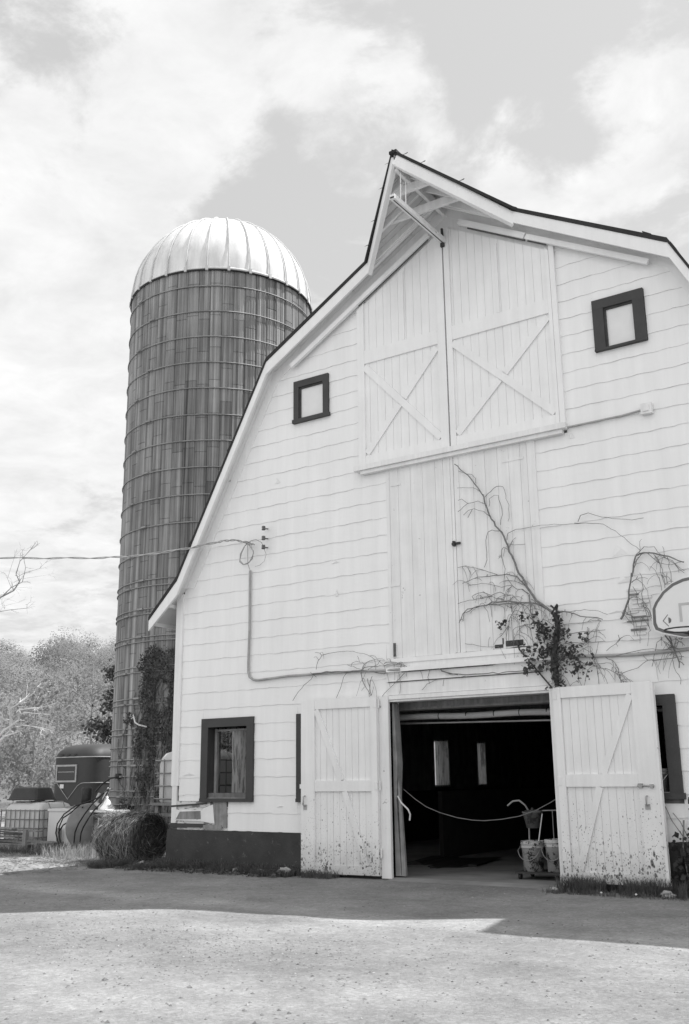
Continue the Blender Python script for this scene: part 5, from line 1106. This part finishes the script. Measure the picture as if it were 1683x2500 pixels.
mb = MB(); pts = np.array([[-3.48,-.10,.72],[-3.52,-.10,.66],[-3.46,-.10,.80],[-3.45,-.10,.98],[-3.47,-.10,1.04],[-3.46,-.10,.9]]); mb.cards(np.repeat(pts,4,0)+gg.normal(size=(24,3))*.02, .06, 1.0, .5, np.array([0,-1,.2])); build('sprig_leaves', mb, 'darkleaf', sh)

# ------------------------------------------------------------------ unseen wing added to the right, sized to throw the shade on the yard
wing = thing('shade_wing', (2.2,6,0), 'tall white wing added out of view right of the barn to shade the yard', 'barn')
mb = MB(); mb.box(-0.45,5.2,0.0,9,0,8.96); build('shade_wing_wall', mb, 'siding', wing)
mb = MB(); mb.prism([(0,0),(1,0),(1,1)],0,0.01) if False else mb.add([(-1.3,-.20,8.98),(5.4,-.20,8.98),(5.4,4.5,11.3),(-1.3,4.5,11.3),(5.4,9.4,8.98),(-1.3,9.4,8.98)], [(0,1,2,3),(3,2,4,5),(0,3,5),(1,4,2),(0,5,4,1)]); build('roof', mb, 'shingle', wing)  # roof of the added, unseen shade wing

# ------------------------------------------------------------------ trees and hill
def limb_tree(paths, name, mat, label, y, base, cat='tree', group=None):
    t = thing(name, base, label, cat, group); mb = MB()
    for r0, r1, pts in paths:
        n = len(pts); mb.tube(pts, [r0+(r1-r0)*i/(n-1) for i in range(n)], 6, 0, False)
    build('branches', mb, mat, t); return t
def twigs(pts, depth, r, out, gl, spread=.5, L=1.0):
    # recursive twigs from the end of a limb
    p, d = pts
    for k in range(2 if depth < 3 else 3):
        dd = (d+Vector(gl.normal(size=3))*spread).normalized(); l = L*gl.uniform(.6, 1.1); q = p+dd*l*.5+Vector(gl.normal(size=3))*.05*l; e = p+dd*l
        out.append((r, r*.6, [p, q, e]))
        if depth > 0: twigs((e, dd), depth-1, r*.6, out, gl, spread, L*.72)
def bare(name, paths, radii, mat, label, base, y, depth, L, tr, seed):
    gl = np.random.default_rng(seed); out = []
    for (r0, r1), p in zip(radii, paths):
        P = [Vector((a, y+.25*math.sin(i*1.3+a), c)) for i, (a, c) in enumerate(p)]; out.append((r0*.55, r1*.5, P))
        for i in range(1, len(P)):
            d = (P[i]-P[i-1]).normalized(); twigs((P[i], (d+Vector(gl.normal(size=3))*.5).normalized()), depth, r1*.8, out, gl, .5, L)
    t = thing(name, base, label, 'tree'); mb = MB()
    for r0, r1, pts in out: mb.tube(pts, [r0+(r1-r0)*i/(len(pts)-1) for i in range(len(pts))], 5, 0, False)
    build('branches', mb, mat, t)
    mb = MB(); mb.tube(tr, [.32,.26,.2,.14], 10, 0, False); build('trunk', mb, mat, t)
    return t
bare('bare_tree', [[(-36.5,7.0),(-35.6,8.0),(-34.82,8.68),(-34.45,8.99),(-34.05,9.3),(-33.87,9.56),(-33.71,10.07),(-33.5,10.6)],[(-35.6,7.9),(-34.81,8.61),(-34.29,9.05),(-34.0,9.3),(-33.58,9.81),(-33.41,10.17),(-33.18,10.57)],[(-34.29,9.05),(-34.33,9.41),(-34.25,10.32),(-34.21,10.71)],[(-33.83,9.42),(-33.39,9.54),(-32.94,9.73),(-32.44,9.87)],[(-34.1,9.24),(-33.53,9.31),(-32.45,9.41)],[(-34.39,8.92),(-33.86,8.96),(-33.28,9.0)],[(-36.2,7.6),(-34.75,8.08),(-34.24,8.13),(-33.61,8.17),(-33.2,8.23),(-32.79,8.29)],[(-34.76,8.22),(-34.37,8.28),(-33.88,8.41)],[(-34.3,9.37),(-34.52,9.64),(-34.92,9.8)],[(-34.77,8.25),(-34.59,8.38),(-34.45,8.57)]],
     [(.09,.02),(.05,.012),(.02,.008),(.02,.008),(.016,.006),(.014,.006),(.035,.008),(.014,.006),(.012,.006),(.01,.006)], 'barebark', 'leafless tree whose upper twigs reach into the sky at the left edge', (-37.5,14,0), 14, 1, .28, [(-37.6,14,0),(-37.4,14,3),(-37.1,14,5.5),(-36.5,14,7.0)], 41)
bare('pale_barked_tree', [[(-27.6,1.4),(-26.8,2.3),(-26.36,2.84),(-26.13,3.16),(-25.81,3.45),(-25.59,3.64),(-25.35,3.93),(-24.98,4.09)],[(-27.2,1.9),(-26.36,2.85),(-25.97,3.15),(-25.56,3.34),(-25.41,3.41),(-24.95,3.46),(-24.66,3.52),(-24.45,3.71),(-24.16,3.89)],[(-25.59,3.64),(-25.63,3.82),(-25.68,4.05)],[(-25.4,3.34),(-24.9,3.28),(-24.64,3.40),(-24.42,3.46),(-24.14,3.62)],[(-27.4,1.8),(-26.32,2.66),(-25.93,2.8),(-25.55,2.91),(-25.21,2.95),(-24.86,2.89),(-24.51,2.8)],[(-25.21,2.95),(-24.89,2.84),(-24.69,2.68)],[(-25.62,3.52),(-25.3,3.49),(-25.11,3.44)]],
     [(.10,.014),(.07,.012),(.02,.01),(.022,.01),(.045,.01),(.014,.008),(.012,.008)], 'sycbark', 'tree with smooth pale limbs reaching in from the left edge above the yard', (-28.6,8,0), 8, 0, .20, [(-28.7,8,0),(-28.5,8,.5),(-28.1,8,1.0),(-27.5,8,1.6)], 43)

# hillside
def hill_z(x, y):                               # rises away from the yard to the north-west
    u = (-x)*0.77+(y+12.2)*0.64                 # distance along the view to the left background
    v = x*0.64+(y+12.2)*0.77
    h = 17.5*np.clip((u-48)/150, 0, 1)**1.1
    return h*(1+0.05*np.sin(v*.06+1.0)+.05*np.sin(v*.13))-0.3
hx, hy = np.meshgrid(np.linspace(-300, -2, 75), np.linspace(-40, 330, 90), indexing='ij')
hz = hill_z(hx, hy)
mb = MB(); mb.v = np.stack([hx, hy, hz], -1).reshape(-1, 3).tolist(); k = 90
mb.f = [(i*k+j, (i+1)*k+j, (i+1)*k+j+1, i*k+j+1) for i in range(74) for j in range(89) if hz[i, j] > -.25 or hz[i+1, j+1] > -.25]; mb.mi = [0]*len(mb.f); mb.sm = [True]*len(mb.f)
MAT['hillground'] = material('leaf_litter', .12, .95, .3, .3)
build('hillside', mb, 'hillground', kind='structure')
gh = np.random.default_rng(77)
leafP, leafT, leafS, leafN = [], [], [], []; mbw = MB()
def crown(cx_, cy_, cz_, rad, h, n, size, tone, sd):
    # a crown of leafy lumps: leaves lie in the skins of the lumps
    g3 = np.random.default_rng(sd); nb = int(g3.integers(11, 20))
    c = g3.normal(size=(nb, 3)); c /= np.linalg.norm(c, axis=1)[:, None]; c[:, 2] = np.abs(c[:, 2])*1.1-.35; c *= .62*(.75+.4*g3.random(nb))[:, None]
    lr = .30+.20*g3.random(nb); idx = g3.integers(0, nb, n)
    u = g3.normal(size=(n, 3)); u /= np.linalg.norm(u, axis=1)[:, None]; u[:, 2] = np.where(u[:, 2] < -.3, -u[:, 2], u[:, 2])
    p = (c[idx]+u*lr[idx][:, None]*(1-.35*g3.random(n)**2)[:, None])*np.array([rad, rad, h*.55])
    tb = tone*(.9+.2*g3.random(nb))
    leafP.append(p+np.array([cx_, cy_, cz_])); leafT.append(tb[idx]*(.94+.12*g3.random(n))); leafS.append(np.full(n, size)); leafN.append(u*.8+c[idx]*.5+np.array([0, 0, .25]))
cnt = 0; placed = []
for _ in range(9000):
    az = gh.uniform(-66, -38); d = 46+178*gh.random()**.8
    x = d*math.sin(R(az)); y = -12.2+d*math.cos(R(az)); z = float(hill_z(x, y)); vis = -54.5 < az < -45.5
    rad = (1.5+d*.016)*gh.uniform(.7, 1.35); hh = rad*gh.uniform(1.7, 2.3)
    if any((x-a)**2+(y-b)**2 < (.72*(rad+r))**2 for a, b, r in placed): continue
    if not vis and gh.random() > .3: continue
    placed.append((x, y, rad)); size = float(np.clip(d*.0016, .10, .30))
    tone = gh.choice([.72, .88, 1.0, 1.12, 1.28], p=[.14,.24,.3,.22,.10])
    crown(x, y, z+hh*.55, rad, hh, 1900 if vis else 260, size*(1 if vis else 1.9), tone, cnt+100)
    if vis and gh.random() < .3:
        top = Vector((x+gh.normal()*.3, y, z+hh*.9)); b = Vector((x, y, z-.3)); mbw.tube([b, b.lerp(top, .5)+Vector((gh.normal()*.15, 0, 0)), top], [.10, .08, .02], 4, 0, False)
        for q in range(6):
            s = b.lerp(top, gh.uniform(.35, .75)); e = s+Vector((gh.normal()*rad*.35, gh.normal()*rad*.35, gh.uniform(.2, .45)*rad)); mbw.tube([s, s.lerp(e, .5)+Vector((0,0,-.1)), e], [.04, .03, .012], 3, 0, False)
    cnt += 1
P = np.concatenate(leafP); T = np.concatenate(leafT); S = np.concatenate(leafS)
mb = MB(); mb.cards(P, S, 1.0, .78, np.concatenate(leafN), gh, 0, .35); mb.tone = np.repeat(T, 4).tolist()
MAT['hill'] = material('spring_foliage', .325, 1.0, .14, .12, trans=.5, vcol='tone', spec=0.0)
build('hillside_wood', mb, 'hill', kind='stuff')
build('wood_branches', mbw, 'twig', kind='stuff')
# thicket of shrubs and saplings between yard and hill
def leafy_tree(name, x, y, h, rad, n, size, mat, label, seed, tw=.07, zlow=.3, dens=.45):
    g3 = np.random.default_rng(seed); t = thing(name, (x, y, 0), label, 'tree' if 'tree' in name else 'shrub', None); mb = MB()
    mb.tube([(x,y,-.1),(x+.1,y,h*.35),(x+.05,y,h*.75),(x,y,h*.95)], [tw,tw*.8,tw*.5,.01], 7, 0, False); ends = []
    for k in range(22):
        f = g3.uniform(zlow, .95); a = g3.random()*6.28; l = rad*g3.uniform(.5, 1.05)*(1.05-abs(f-.5)*.9); s = Vector((x+.05, y, h*f*.9)); e = s+Vector((math.cos(a)*l, math.sin(a)*l, l*g3.uniform(.1,.6))); mb.tube([s, s.lerp(e,.5)+Vector((0,0,.05*l)), e], [tw*.35,tw*.22,.008], 4, 0, False); ends += [s.lerp(e, q) for q in (.4,.6,.8,1.0)]
    build('trunk', mb, 'twig' if mat == 'hill2' else 'bark', t); E_ = np.array([tuple(e) for e in ends]); idx = g3.integers(0, len(E_), n); p = E_[idx]+g3.normal(size=(n,3))*rad*.16*np.array([1,1,.9])
    p = p[p[:,2] > .1]; mb = MB(); mb.cards(p, size, 1.0, .3, np.array([.2,-.3,.7]), g3); build('crown', mb, mat, t); return t
MAT['hill2'] = material('young_leaf', .28, 1.0, .25, .9, trans=.45, spec=0.0)
leafy_tree('dark_tree', -24.35, 11.0, 5.5, 1.0, 5200, .11, 'leaf', 'dark leafy tree just left of the silo, standing behind the trailer', 51, .12, .12)
for i, (x, y, h, r, n, lb) in enumerate([(-30.5,12.5,5.0,2.0,3000,'pale leafed sapling behind the trailer roof, nearest the dark tree'),(-35.5,13.5,4.4,2.1,3000,'pale leafed sapling above the upturned trough, mid left'),(-27.6,6.2,2.3,1.2,1800,'low pale bush behind the left caged tank'),(-37.5,11.0,4.6,2.1,2800,'pale leafed sapling at the left edge under the smooth limbs'),(-32,16.5,6.3,2.4,3200,'taller pale sapling rising behind the others, left of the silo'),(-29.2,7.9,2.6,1.1,1600,'pale bush just left of the trailer body')]):
    leafy_tree('young_tree' if h > 3 else 'bush', x, y, h, r, n, .13, 'hill2', lb, 60+i, .05, .15)
